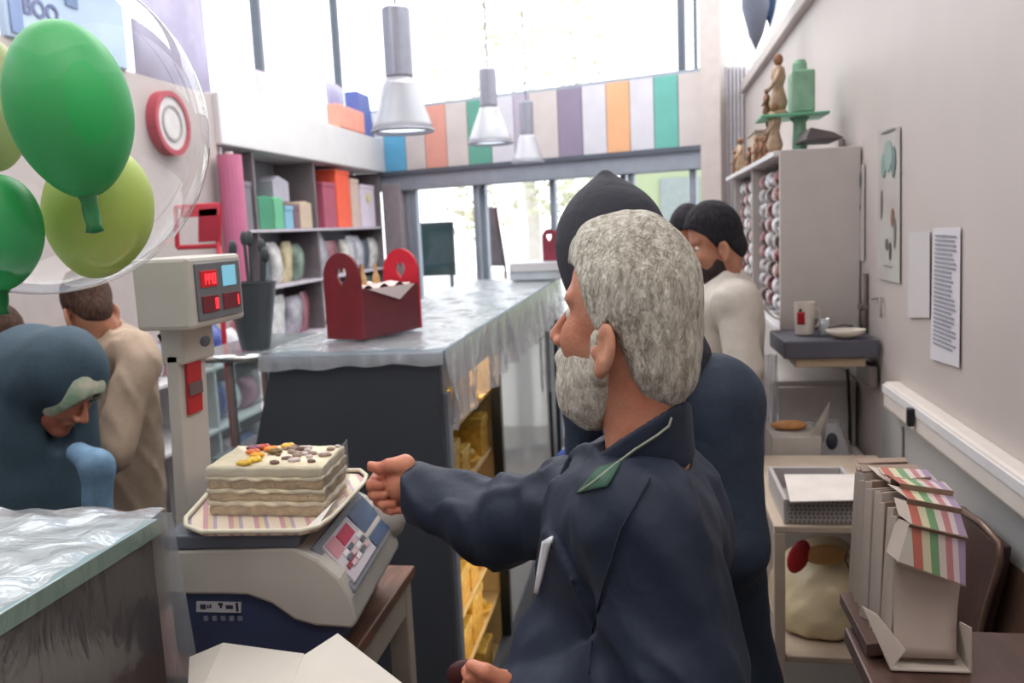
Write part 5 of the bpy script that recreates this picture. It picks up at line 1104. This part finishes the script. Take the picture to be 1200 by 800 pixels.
def man_beard(p):
    q = to_local(p, HO, HB); f, s, u = q[..., 0], np.abs(q[..., 1]), q[..., 2]; a = np.stack([f, s, u], -1)
    d = el(a, (.036, 0, -.070), (.066, .061, .082)); d = smin(d, el(a, (.066, 0, -.102), (.042, .042, .046)), .02); d = smin(d, el(a, (.094, 0, -.048), (.012, .030, .010)), .012)
    d = smin(d, rc(a, (.004, .069, -.012), (.012, .060, -.06), .010, .016), .01)
    top = np.interp(f.ravel(), [0, .014, .03, .05, .07, .085, .13], [.02, .004, -.016, -.026, -.030, -.027, -.026]).reshape(f.shape)
    back = np.interp(u.ravel(), [-.16, -.14, -.12, -.09, -.05, .0], [.055, .034, .018, .004, .0, -.004]).reshape(f.shape)
    w = .0026 * nz(q * np.array([1, 1, .5]), 130, 5, 6) + .0018 * nz(q, 260, 6, 4)
    d = smax(d + w, (u - top) * .8, .006); d = smax(d, (back - f) * .9, .006)
    d = smax(d, -el(a, (.108, 0, -.062), (.012, .014, .0035)), .003); return d
obj('beard', sdf_mb(man_beard, lo, hi, .0032), m_beard, MAN, smooth=True)
for s in (-1, 1): obj('eyebrow', MB().tube([to_world(HO, HB, v) for v in ((.073, s * .012, .034), (.070, s * .028, .038), (.059, s * .042, .032))], [.004, .005, .003], 8), m_beard, MAN, smooth=True)
eyes(MAN, HO, HB)
# body frame: torso turned with the head; near = left side
TF = np.array([-.86, .51, 0.0]); TF /= np.linalg.norm(TF); TS = np.cross([0, 0, 1.0], TF)   # TS points to the camera side (his left)
wr_ = P(478, 570, Y=1.50); elb = P(578, 612, Y=1.42); shR = P(692, 598, Y=1.30)
shL = P(757, 622, Y=1.04); elL = P(798, 790, Y=.98); haL = P(600, 838, Y=1.12)
chest = P(750, 630, Y=1.17); belly = P(722, 790, Y=1.17); hip = P(722, 1000, Y=1.2)
def torso(p, g=0):
    d = rc(p, chest, belly, .092 + g, .120 + g); d = smin(d, rc(p, shR * .8 + chest * .2, shL * .8 + chest * .2, .075 + g, .085 + g), .07)
    d = smin(d, rc(p, P(748, 572, Y=1.17), chest, .066 + g, .10 + g), .05)
    return smin(d, rc(p, belly, hip, .122 + g, .13 + g), .04)
def collar(p):
    d = np.maximum(rc(p, P(748, 440, Y=1.135), P(748, 575, Y=1.145), .067, .083), -rc(p, P(748, 430, Y=1.135), P(748, 600, Y=1.145), .058, .074))
    d = smax(d, ((p - P(745, 513, Y=1.135)) @ np.array([-.66, .45, 1.0])) * .8, .006); return smax(d, ((P(745, 560, Y=1.135) - p) @ np.array([-.4, -.05, 1.0])) * .9, .006) + .0012 * nz(p, 40, 2)
def both(p): return np.minimum(jacket(p), collar(p))
def jacket(p):
    d = torso(p, .012)
    ra = chain(p, [shR, elb, wr_ + (wr_ - elb) * .0], [.080, .062, .047], .02)
    ax_ = (wr_ - shR) / np.linalg.norm(wr_ - shR); t_ = (p - shR) @ ax_
    ra = ra + .0045 * np.sin(t_ * 62 + 2.0 * nz(p, 14, 2)) * np.clip(1.5 - np.abs(t_ - .1) * 6, .15, 1) + .003 * nz(p, 36, 3)
    la = chain(p, [shL, elL, haL + (elL - haL) * .12], [.085, .070, .052], .02) + .004 * nz(p * np.array([1, 1, .5]), 36, 4)
    d = smin(d, ra, .016); d = smin(d, la, .008)
    rg = nz(p @ np.array([[1, 0, .6], [0, 1, .2], [.5, 0, .5]]), 26, 3, 3); d = d - .012 * np.clip(1 - 2.6 * np.abs(rg), 0, 1) ** 1.5; rg2 = nz(p @ np.array([[.5, 0, 1.0], [0, 1, .2], [1.1, 0, -.2]]), 34, 1, 3); d = d - .006 * np.clip(1 - 3 * np.abs(rg2), 0, 1)
    fold = .004 * nz(p @ np.array([[1, 0, .5], [0, 1, .3], [.2, 0, .35]]), 30, 1, 4) + .0022 * nz(p * np.array([1, 1, .4]), 70, 2)
    d = d + fold
    q = to_local(p, HO, HB)     # neck opening
    d = smax(d, -rc(q, (-.018, 0, -.07), (-.018, 0, -.20), .057, .056), .005)
    # open front: cut a slit showing the shirt
    fr_ = to_local(p, (P(648, 650, Y=1.2)), np.stack([TF, TS, [0, 0, 1.0]]))
    slit = np.maximum(np.abs(fr_[..., 1] - .01 + .12 * fr_[..., 2]) - .018 - .02 * np.clip(fr_[..., 2], 0, 1), -fr_[..., 0] - .05)
    d = smax(d, -np.maximum(slit, np.abs(fr_[..., 2] - .02) - .12), .008)
    cut = P(480, 570, Y=1.5)[0] - p[..., 0]; d = np.where(t_ > .15, smax(d, cut, .004), d)
    return d
m_jack = mat('jacket_navy', (33, 43, 62), .62, var=.12, vs=5, bump=.25, bs=26, spec=.35)
obj('jacket', sdf_mb(jacket, (wr_[0] - .07, .72, .62), (.34, 1.66, 1.50), .0068), m_jack, MAN, smooth=True)
obj('collar', sdf_mb(collar, P(748, 520, Y=1.14) - [.13, .13, .12], P(748, 520, Y=1.14) + [.13, .13, .12], .0045), m_jack, MAN, smooth=True)
obj('shirt', sdf_mb(lambda p: torso(p, -.006), (-.33, .9, .7), (.2, 1.5, 1.36), .012), mat('shirt_white', (214, 214, 220), .6, bump=.2), MAN, smooth=True)
# trousers and shoes
lg_ = lambda s: hip + TS * s
def trousers(p):
    d = rc(p, hip + [0, 0, .08], hip, .125, .125)
    for s in (-.085, .085): d = smin(d, chain(p, [lg_(s), lg_(s) * [1, 1, 0] + [0, 0, .46], lg_(s) * [1, 1, 0] + [0, 0, .07]], [.095, .07, .055], .03), .03)
    return d + .004 * nz(p, 22, 2)
obj('trousers', sdf_mb(trousers, hip - [.3, .3, hip[2]], hip + [.3, .3, .22], .016), mat('trousers_black', (38, 40, 46), .8), MAN, smooth=True)
for s in (-.085, .085):
    b_ = lg_(s) * [1, 1, 0]; obj('shoe', sdf_mb(lambda p: smax(smin(rc(p, b_ + [0, 0, .045] - TF * .03, b_ + [0, 0, .035] + TF * .14, .045, .038), rc(p, b_ + [0, 0, .09], b_ + [0, 0, .04], .05, .045), .03), .004 - p[..., 2], .004), b_ - [.22, .22, .01], b_ + [.22, .22, .15], .012), m_black, MAN, smooth=True)
# green collar lining and pale piping
def surf(fn, px, py, off=.002, t0=.6, t1=1.9):
    """first point of a modelled surface along a sight line, so trims sit on the cloth"""
    d_ = RC @ np.array([(px - 600) / FOC, (400 - py) / FOC, -1.0]); ts = np.linspace(t0, t1, 1300); pp = CAM + ts[:, None] * d_; v = fn(pp[:, None, :])[:, 0]; k_ = np.argmax(v < 0) if (v < 0).any() else int(np.argmin(v))
    return pp[k_] - d_ * off
def patch(fn, q, nu, nv_, off):
    return MB().grid(lambda u, v: tuple(surf(fn, *((np.array(q[0]) * (1 - u) + np.array(q[1]) * u) * (1 - v) + (np.array(q[3]) * (1 - u) + np.array(q[2]) * u) * v), off)), nu, nv_)
obj('collar_lining', patch(both, [(701, 548), (729, 540), (712, 570), (676, 578)], 8, 8, .003), mat('lining_green', (54, 88, 72), .7, var=.1), MAN, smooth=True, solid=.003, label='dark green collar lining')
def trim(pts, r):
    pts = np.array(pts, float); fine = []
    for a, b in zip(pts[:-1], pts[1:]): fine += [a + (b - a) * k / 4 for k in range(4)]
    fine.append(pts[-1]); return MB().tube([surf(both, x, y, .005) for x, y in fine], r, 6)
obj('piping', trim([(787, 489), (784, 499), (770, 510), (745, 526), (718, 546), (694, 566), (680, 575)], .0018), mat('piping_pale', (150, 156, 138), .5), MAN, smooth=True)
obj('piping', trim([(724, 541), (706, 556), (688, 570)], .0014), mat('piping_pale', (150, 156, 138), .5), MAN, smooth=True)
obj('sleeve_seam', trim([(762, 560), (728, 620), (706, 690), (694, 740), (690, 790)], .0016), mat('seam_navy', (26, 34, 50), .8), MAN, smooth=True)
obj('shirt_front', patch(jacket, [(636, 634), (648, 628), (631, 696), (626, 694)], 3, 10, .003), mat('shirt_white', (214, 214, 220)), MAN, smooth=True, solid=.003)
# reaching right hand: palm towards the camera, thumb on top, fingers curled
Yh = 1.50
def H(px, py, d=0): return P(px, py, Y=Yh + d)
def hand_r(p):
    d = rc(p, wr_ + [.03, 0, 0], H(470, 566), .036, .035)
    d = smin(d, el(p, H(464, 566, .012), (.033, .022, .046)), .012)
    d = smin(d, chain(p, [H(474, 545, -.012), H(456, 546, -.022), H(446, 549, -.02), H(434, 546, -.012)], [.021, .0135, .0115, .0095], .006), .008)
    for k_, (bx_, by_, ox, oy_, tx_, ty_, r_) in enumerate([(464, 552, 439, 560, 434, 570, .0115), (463, 564, 437, 571, 438, 581, .0118), (463, 577, 446, 582, 449, 592, .0112), (465, 588, 455, 591, 459, 599, .0098)]):
        d = smin(d, chain(p, [H(bx_, by_, .022), H(ox, oy_, .012), H(ox - 2, oy_ + 5, -.012), H(tx_, ty_, -.026)], [r_ * 1.1, r_, r_ * .95, r_ * .8], .003), .0025)
        d = smin(d, chain(p, [H(tx_ - 1, ty_ - 2, -.024), H(tx_ + 12, ty_ - 1, -.026)], [r_ * .85, r_ * .72], .003), .002)
    return d
o = obj('hand', sdf_mb(hand_r, H(422, 614, -.075), H(500, 512, .075), .0025), skinmat('skin_hand', (214, 146, 118), (178, 100, 78)), MAN, smooth=True)
ring = H(434.5, 545.5, -.016)
obj('fingernail', MB().ell(ring, (.0055, .004, .005), 10, 6), mat('nail', (232, 184, 164), .3), MAN, smooth=True)
# lower left hand just above the frame edge
Hl = P(578, 793, Y=1.10)
def hand_l(p):
    d = rc(p, haL, Hl + [.03, 0, -.03], .034, .03); d = smin(d, el(p, Hl + [.01, 0, -.018], (.036, .024, .028)), .01)
    for k_ in range(4):
        z = .012 - .019 * k_; d = smin(d, chain(p, [Hl + [.0, -.012, z - .005], Hl + [-.028, -.016, z - .004], Hl + [-.036, .004, z - .008], Hl + [-.016, .016, z - .010]], [.0115, .011, .0105, .009], .003), .003)
    return smin(d, chain(p, [Hl + [.02, -.02, .005], Hl + [-.004, -.026, .022], Hl + [-.026, -.018, .026]], [.014, .011, .009], .004), .006)
obj('hand', sdf_mb(hand_l, Hl - [.09, .09, .14], Hl + [.16, .10, .06], .004), skinmat('skin_hand', (214, 146, 118), (178, 100, 78)), MAN, smooth=True)
# dark red purse in the lower hand
t = tag(obj('coin_purse', MB().ell(P(548, 792, Y=1.16), (.032, .012, .026), 20, 10), mat('purse_red', (74, 34, 34), .4), smooth=True), 'small dark red purse held in the man\'s lower hand', 'purse')

# ------------------------------------------------ hooded person behind
H2 = P(716, 305, Y=1.72); B2 = basis((-.6, .8), math.radians(14))
HP = thing('person', 'person in a black pointed hood and dark navy coat standing behind the grey haired man', 'person', (H2[0] + .15, 1.8, 0))
def hood(p):
    q = to_local(p, H2, B2); a = np.stack([q[..., 0], np.abs(q[..., 1]), q[..., 2]], -1)
    d = el(a, (-.01, 0, .02), (.125, .108, .135)); d = smin(d, rc(a, (-.02, 0, .09), (-.03, 0, .165), .055, .012), .05)
    d = smin(d, rc(a, (-.03, 0, -.06), (-.06, 0, -.22), .10, .12), .05)
    d = smax(d, -el(a, (.12, 0, -.01), (.075, .066, .10)), .012); return d + .004 * nz(q, 30, 2)
m_hood = mat('hood_black', (46, 46, 56), .8, var=.1, bump=.3, bs=40)
obj('hood', sdf_mb(hood, H2 - [.2, .2, .32], H2 + [.2, .2, .24], .007), m_hood, HP, smooth=True)
obj('face', sdf_mb(lambda p: head_fn(to_local(p, H2, B2)), H2 - [.13, .13, .17], H2 + [.13, .13, .15], .006), skinmat('skin_tan', (176, 128, 104), (150, 100, 78)), HP, smooth=True)
eyes(HP, H2, B2)
sL, sR = P(838, 470, Y=1.62), P(700, 470, Y=2.0); wst = P(838, 800, Y=1.72); ch2 = P(785, 520, Y=1.78)
def coat(p):
    d = rc(p, ch2, wst, .135, .125); d = smin(d, rc(p, sL, sR, .085, .08), .06); d = smin(d, rc(p, P(735, 400, Y=1.78), P(770, 450, Y=1.78), .07, .09), .05)
    d = smin(d, chain(p, [sL, P(856, 640, Y=1.56), P(800, 740, Y=1.75)], [.085, .068, .055], .02), .03)
    d = smin(d, chain(p, [sR, P(690, 560, Y=2.0), P(676, 560, Y=2.05)], [.08, .06, .05], .02), .03)
    d = smin(d, rc(p, P(846, 620, Y=1.68), P(852, 830, Y=1.70), .080, .085), .04)
    d = smin(d, rc(p, wst, wst * [1, 1, 0] + [0, 0, .55], .125, .14), .05)
    return d + .004 * nz(p, 22, 1) + .002 * nz(p, 60, 2)
obj('coat', sdf_mb(coat, (ch2[0] - .36, 1.4, .4), (ch2[0] + .38, 2.2, 1.48), .0125), mat('coat_navy', (44, 56, 74), .75, var=.1, bump=.3, bs=40), HP, smooth=True)
obj('blue_cuff', sdf_mb(lambda p: smin(rc(p, P(684, 530, Y=1.98), P(668, 541, Y=2.0), .026, .036), rc(p, P(684, 530, Y=1.98), P(690, 540, Y=1.98), .03, .04), .01) + .002 * nz(p, 60), P(676, 535, Y=1.99) - [.1, .1, .1], P(676, 535, Y=1.99) + [.1, .1, .1], .007), mat('cuff_blue', (30, 62, 140), .7), HP, smooth=True)
for s in (-.09, .09): obj('leg', MB().tube([wst * [1, 1, 0] + [s, 0, .6], wst * [1, 1, 0] + [s, 0, .05]], [.075, .055], 16), m_black, HP, smooth=True); obj('shoe', MB().ell(wst * [1, 1, 0] + [s, .04, .045], (.05, .13, .044), 16, 10), m_black, HP, smooth=True)

# ------------------------------------------------ generic standing helper for the people further off
def simple_person(nm_lab, o, B, sh_l, sh_r, hips, mats, hair_kind, arms, feet=True, beard=None, headscale=1.0, h=.01, sk=((190, 138, 112), (160, 104, 82))):
    T0 = thing('person', nm_lab, 'person', (hips[0], hips[1], 0)); ms = skinmat('skin_%s' % nm_lab[:9], *sk)
    def hd(p):
        q = to_local(p, o, B) / headscale; d = smin(head_fn(q), ear_fn(q), .005); d = d * headscale; m0 = (np.array(sh_l) + sh_r) / 2; n0 = to_world(o, B, (-.022, 0, -.05)); return smin(d, rc(p, n0, n0 + (m0 - n0) * .75, .052, .056), .02)
    e_ = .19 * headscale
    obj('head', sdf_mb(hd, o - e_ * np.array([1, 1, 1.25]), o + e_, .0055), ms, T0, smooth=True)
    if hair_kind:
        def hr(p):
            q = to_local(p, o, B) / headscale; a = np.stack([q[..., 0], np.abs(q[..., 1]), q[..., 2]], -1)
            d = el(a, (-.012, 0, .042), (.100, .081, .108)); d = smin(d, el(a, (-.05, 0, -.03), (.05, .058, .06)), .02); f, s, u = a[..., 0], a[..., 1], a[..., 2]
            g = np.interp(f.ravel(), [-.12, -.06, -.04, -.02, .0, .01, .03, .06, .12], [-.09, -.09, -.06, 0, .005, -.015, .045, .085, .10]).reshape(f.shape)
            return smax(d + .002 * nz(q, 120, 2), (g - u) * .8, .005) * headscale
        obj('hair', sdf_mb(hr, o - e_, o + e_, .0055), hair_kind, T0, smooth=True)
    if beard:
        def bd(p):
            q = to_local(p, o, B) / headscale; a = np.stack([q[..., 0], np.abs(q[..., 1]), q[..., 2]], -1); f, u = a[..., 0], a[..., 2]
            d = el(a, (.034, 0, -.066), (.062, .058, .082)); d = smin(d, el(a, (.070, 0, -.105), (.026, .03, .026)), .02); d = smin(d, el(a, (.092, 0, -.047), (.008, .026, .007)), .008)
            top = np.interp(f.ravel(), [0, .02, .05, .07, .085, .12], [.0, -.03, -.06, -.066, -.042, -.04]).reshape(f.shape)
            return smax(smax(d + .001 * nz(q, 160, 2), (u - top) * .8, .004), (.004 - f), .005) * headscale
        obj('beard', sdf_mb(bd, o - e_ * np.array([1, 1, 1.1]), o + e_, .0055), beard, T0, smooth=True)
    eyes(T0, o, B) if headscale == 1 else None
    nb = to_world(o, B, (-.022, 0, -.05)); nb = nb + ((np.array(sh_l) + sh_r) / 2 - nb) * .55; mid = (np.array(sh_l) + sh_r) / 2
    def top(p):
        d = smin(rc(p, sh_l, sh_r, .068, .068), rc(p, mid - [0, 0, .05], hips, .125, .13), .07); d = smin(d, rc(p, nb, mid, .062, .08), .04)
        for A in arms: d = smin(d, chain(p, A[:3], [.066, .054, .040], .02), .02)
        d = smax(d, -rc(p, nb + (nb - mid) * .9, nb, .058, .054), .006)
        rg = nz(p @ np.array([[1, 0, .6], [0, 1, .2], [.5, 0, .5]]), 30, 3, 3); return d - .008 * np.clip(1 - 2.6 * np.abs(rg), 0, 1) ** 1.3 + .003 * nz(p, 26, 2) + .002 * nz(p, 60, 4)
    pts = np.array([sh_l, sh_r, hips, nb] + [q_ for A in arms for q_ in A[:3]])
    obj('shirt', sdf_mb(top, pts.min(0) - .17, pts.max(0) + .13, h), mats[0], T0, smooth=True)
    ax0 = (mid - nb) / np.linalg.norm(mid - nb); ctr = nb + (mid - nb) * .05
    def coll(p):
        t_ = (p - ctr) @ ax0; d = np.maximum(rc(p, nb - ax0 * .1, nb + ax0 * .1, .068, .074), -rc(p, nb - ax0 * .2, nb + ax0 * .2, .0565, .0565)); return smax(d, np.abs(t_ - .004) - .030, .004) + .001 * nz(p, 80)
    obj('collar', sdf_mb(coll, nb - .12, nb + .12, .0055), mats[0], T0, smooth=True)
    for A in arms:
        if len(A) > 3:
            w_, e2 = np.array(A[2]), np.array(A[3]); ddir = (e2 - w_) / np.linalg.norm(e2 - w_); side = np.cross(ddir, [0, 0, 1.0]); side /= np.linalg.norm(side) + 1e-9
            def hnd(p):
                d = rc(p, w_ - ddir * .03, w_ + ddir * .02, .028, .026); d = smin(d, rc(p, w_ + ddir * .03, w_ + ddir * .07, .028, .032), .02)
                for k_ in range(4): d = smin(d, chain(p, [w_ + ddir * .07 + side * (.024 - .016 * k_), w_ + ddir * .11 + side * (.026 - .017 * k_), w_ + ddir * (.135 - .006 * abs(k_ - 1)) + side * (.024 - .016 * k_) - [0, 0, .02]], [.0095, .009, .0075], .002), .003)
                return smin(d, chain(p, [w_ + ddir * .03 + side * .02, w_ + ddir * .06 + side * .045, w_ + ddir * .09 + side * .05 - [0, 0, .01]], [.013, .011, .009], .003), .005)
            c_ = w_ + ddir * .06; obj('hand', sdf_mb(hnd, c_ - .12, c_ + .12, .0055), ms, T0, smooth=True)
    if feet:
        F_ = B[0] * [1, 1, 0]; F_ = F_ / np.linalg.norm(F_); S_ = np.cross([0, 0, 1.0], F_); hp = np.array(hips)
        def tr(p):
            d = rc(p, hp + [0, 0, .02], hp - [0, 0, .06], .12, .12)
            for s in (-.09, .09): d = smin(d, chain(p, [hp + S_ * s - [0, 0, .05], (hp + S_ * s) * [1, 1, 0] + [0, 0, .46], (hp + S_ * s) * [1, 1, 0] + [0, 0, .08]], [.09, .066, .05], .02), .03)
            return d
        obj('trousers', sdf_mb(tr, hp * [1, 1, 0] - [.26, .26, 0], hp * [1, 1, 0] + [.26, .26, hp[2] + .16], .018), mats[1], T0, smooth=True)
        for s in (-.09, .09):
            b_ = (hp + S_ * s) * [1, 1, 0]; obj('shoe', sdf_mb(lambda p: smax(smin(rc(p, b_ + [0, 0, .045] - F_ * .03, b_ + [0, 0, .035] + F_ * .14, .045, .036), rc(p, b_ + [0, 0, .09], b_ + [0, 0, .04], .05, .045), .03), .004 - p[..., 2], .004), b_ - [.22, .22, .01], b_ + [.22, .22, .16], .015), m_black, T0, smooth=True)
    return T0
m_hblack = hairmat('hair_black', (50, 48, 56), (30, 28, 34))
# white shirted man by the shelves, looking down
o = P(838, 285, Y=3.05)
simple_person('bearded man in a white shirt looking down beside the wall cabinet', o, basis((-.97, -.12), math.radians(24)), P(856, 352, Y=2.93), P(846, 348, Y=3.22), P(850, 520, Y=3.28),
    (mat('shirt_cream', (214, 206, 196), .7, bump=.2), m_black), m_hblack, [(P(864, 350, Y=2.93), P(872, 430, Y=2.9), P(850, 500, Y=2.86), P(800, 520, Y=2.84)), (P(838, 345, Y=3.22), P(830, 430, Y=3.2), P(800, 490, Y=3.1), P(770, 500, Y=3.05))],
    beard=mat('beard_black', (50, 38, 36), .8, bump=.5, bs=90))
# man behind him
o = P(806, 279, Y=3.72)
simple_person('dark haired man in a dark vest over a pink shirt facing the white shirted man', o, basis((.1, -1), math.radians(32)), P(838, 345, Y=3.74), P(792, 345, Y=3.76), P(815, 520, Y=3.9),
    (mat('shirt_pink', (176, 148, 150), .7, bump=.2), m_black), m_hblack, [(P(790, 345, Y=3.76), P(784, 430, Y=3.72), P(800, 490, Y=3.65), P(815, 500, Y=3.6))])
# tan shirted customer, bending to the left
o = P(104, 362, Y=2.66)
simple_person('customer in a tan shirt bending over at the left behind the scale column', o, basis((-.75, .55), math.radians(35)), P(158, 412, Y=2.55), P(122, 408, Y=2.9), P(155, 680, Y=2.75),
    (mat('shirt_tan', (178, 156, 136), .7, var=.08, bump=.25, bs=30), mat('trousers_grey', (70, 70, 78), .8)), hairmat('hair_brown', (92, 66, 54), (62, 44, 38)), [(P(164, 425, Y=2.53), P(132, 530, Y=2.4), P(96, 560, Y=2.4), P(60, 560, Y=2.4)), (P(128, 425, Y=2.88), P(100, 520, Y=2.9), P(80, 560, Y=2.85), P(60, 560, Y=2.8))], h=.0105)
# woman in dark teal chador
o = P(74, 452, Y=2.1); CB = basis((.93, -.12), math.radians(48))
CH = thing('person', 'woman in a dark teal chador bending forward at the left edge', 'person', (-1.55, 2.1, 0))
obj('head', sdf_mb(lambda p: smin(head_fn(to_local(p, o, CB)), rc(to_local(p, o, CB), (-.02, 0, -.05), (-.04, 0, -.2), .055, .06), .03), o - [.2, .2, .26], o + [.18, .18, .18], .0055), skinmat('skin_woman', (206, 140, 116), (176, 104, 84)), CH, smooth=True)
eyes(CH, o, CB)
def scarf(p):
    q = to_local(p, o, CB); a = np.stack([q[..., 0], np.abs(q[..., 1]), q[..., 2]], -1)
    d = el(a, (-.005, 0, .02), (.108, .088, .122)); d = smax(d, -el(a, (.10, 0, -.03), (.07, .056, .098)), .006); return d
obj('headscarf', sdf_mb(scarf, o - .18, o + .18, .006), mat('scarf_green', (150, 180, 150), .7, col2=(226, 220, 200), vs=22), CH, smooth=True, label='white and green patterned headscarf edge')
s0 = P(40, 560, Y=2.15); bt = np.array([s0[0] - .02, 2.15, .1])
def chador(p):
    q = to_local(p, o, CB); a = np.stack([q[..., 0], np.abs(q[..., 1]), q[..., 2]], -1)
    d = el(a, (-.03, 0, .03), (.122, .108, .13)); d = smin(d, rc(p, P(40, 446, Y=2.18), P(10, 600, Y=2.2), .165, .26), .06)
    d = smin(d, rc(p, P(10, 600, Y=2.2), bt + [0, 0, .15], .26, .3), .08)
    d = smax(d, -el(a, (.110, 0, -.05), (.085, .060, .115)), .012)
    return smax(d + .006 * nz(p * np.array([1, 1, .35]), 22, 3) + .002 * nz(p, 50, 1), .02 - p[..., 2], .01)
obj('chador', sdf_mb(chador, (o[0] - .62, 1.7, 0), (o[0] + .36, 2.66, 1.52), .014), mat('chador_teal', (58, 78, 92), .75, var=.08, bump=.15), CH, smooth=True)
obj('sleeve', sdf_mb(lambda p: chain(p, [P(92, 530, Y=2.02), P(114, 545, Y=1.98), P(116, 625, Y=1.98)], [.03, .038, .038], .03) + .003 * nz(p, 40, 2), P(110, 560, Y=1.95) - [.2, .15, .25], P(110, 560, Y=1.95) + [.15, .16, .2], .009), mat('denim', (112, 146, 176), .8, var=.12, vs=30), CH, smooth=True, label='light blue denim sleeve')
hw = P(118, 640, Y=1.95)
obj('hand', sdf_mb(lambda p: smin(rc(p, hw, hw - [0, 0, .07], .03, .03), chain(p, [hw - [0, 0, .06], hw - [-.01, 0, .1], hw - [-.02, .01, .13]], [.03, .024, .012], .01), .01), hw - .18, hw + .06, .01), skinmat('skin_woman', (206, 140, 116), (176, 104, 84)), CH, smooth=True)
# brown haired customer at the far left edge
o = P(-4, 402, Y=2.6)
simple_person('brown haired customer mostly cut off by the left frame edge', o, basis((-.3, -1), math.radians(20)), P(-56, 470, Y=2.6), P(20, 470, Y=2.62), P(-20, 700, Y=2.62), (mat('shirt_maroon', (120, 62, 58), .7), m_black), hairmat('hair_brown', (92, 66, 54), (62, 44, 38)), [(P(20, 470, Y=2.62), P(26, 570, Y=2.6), P(0, 600, Y=2.5), P(-20, 600, Y=2.45))], h=.014)
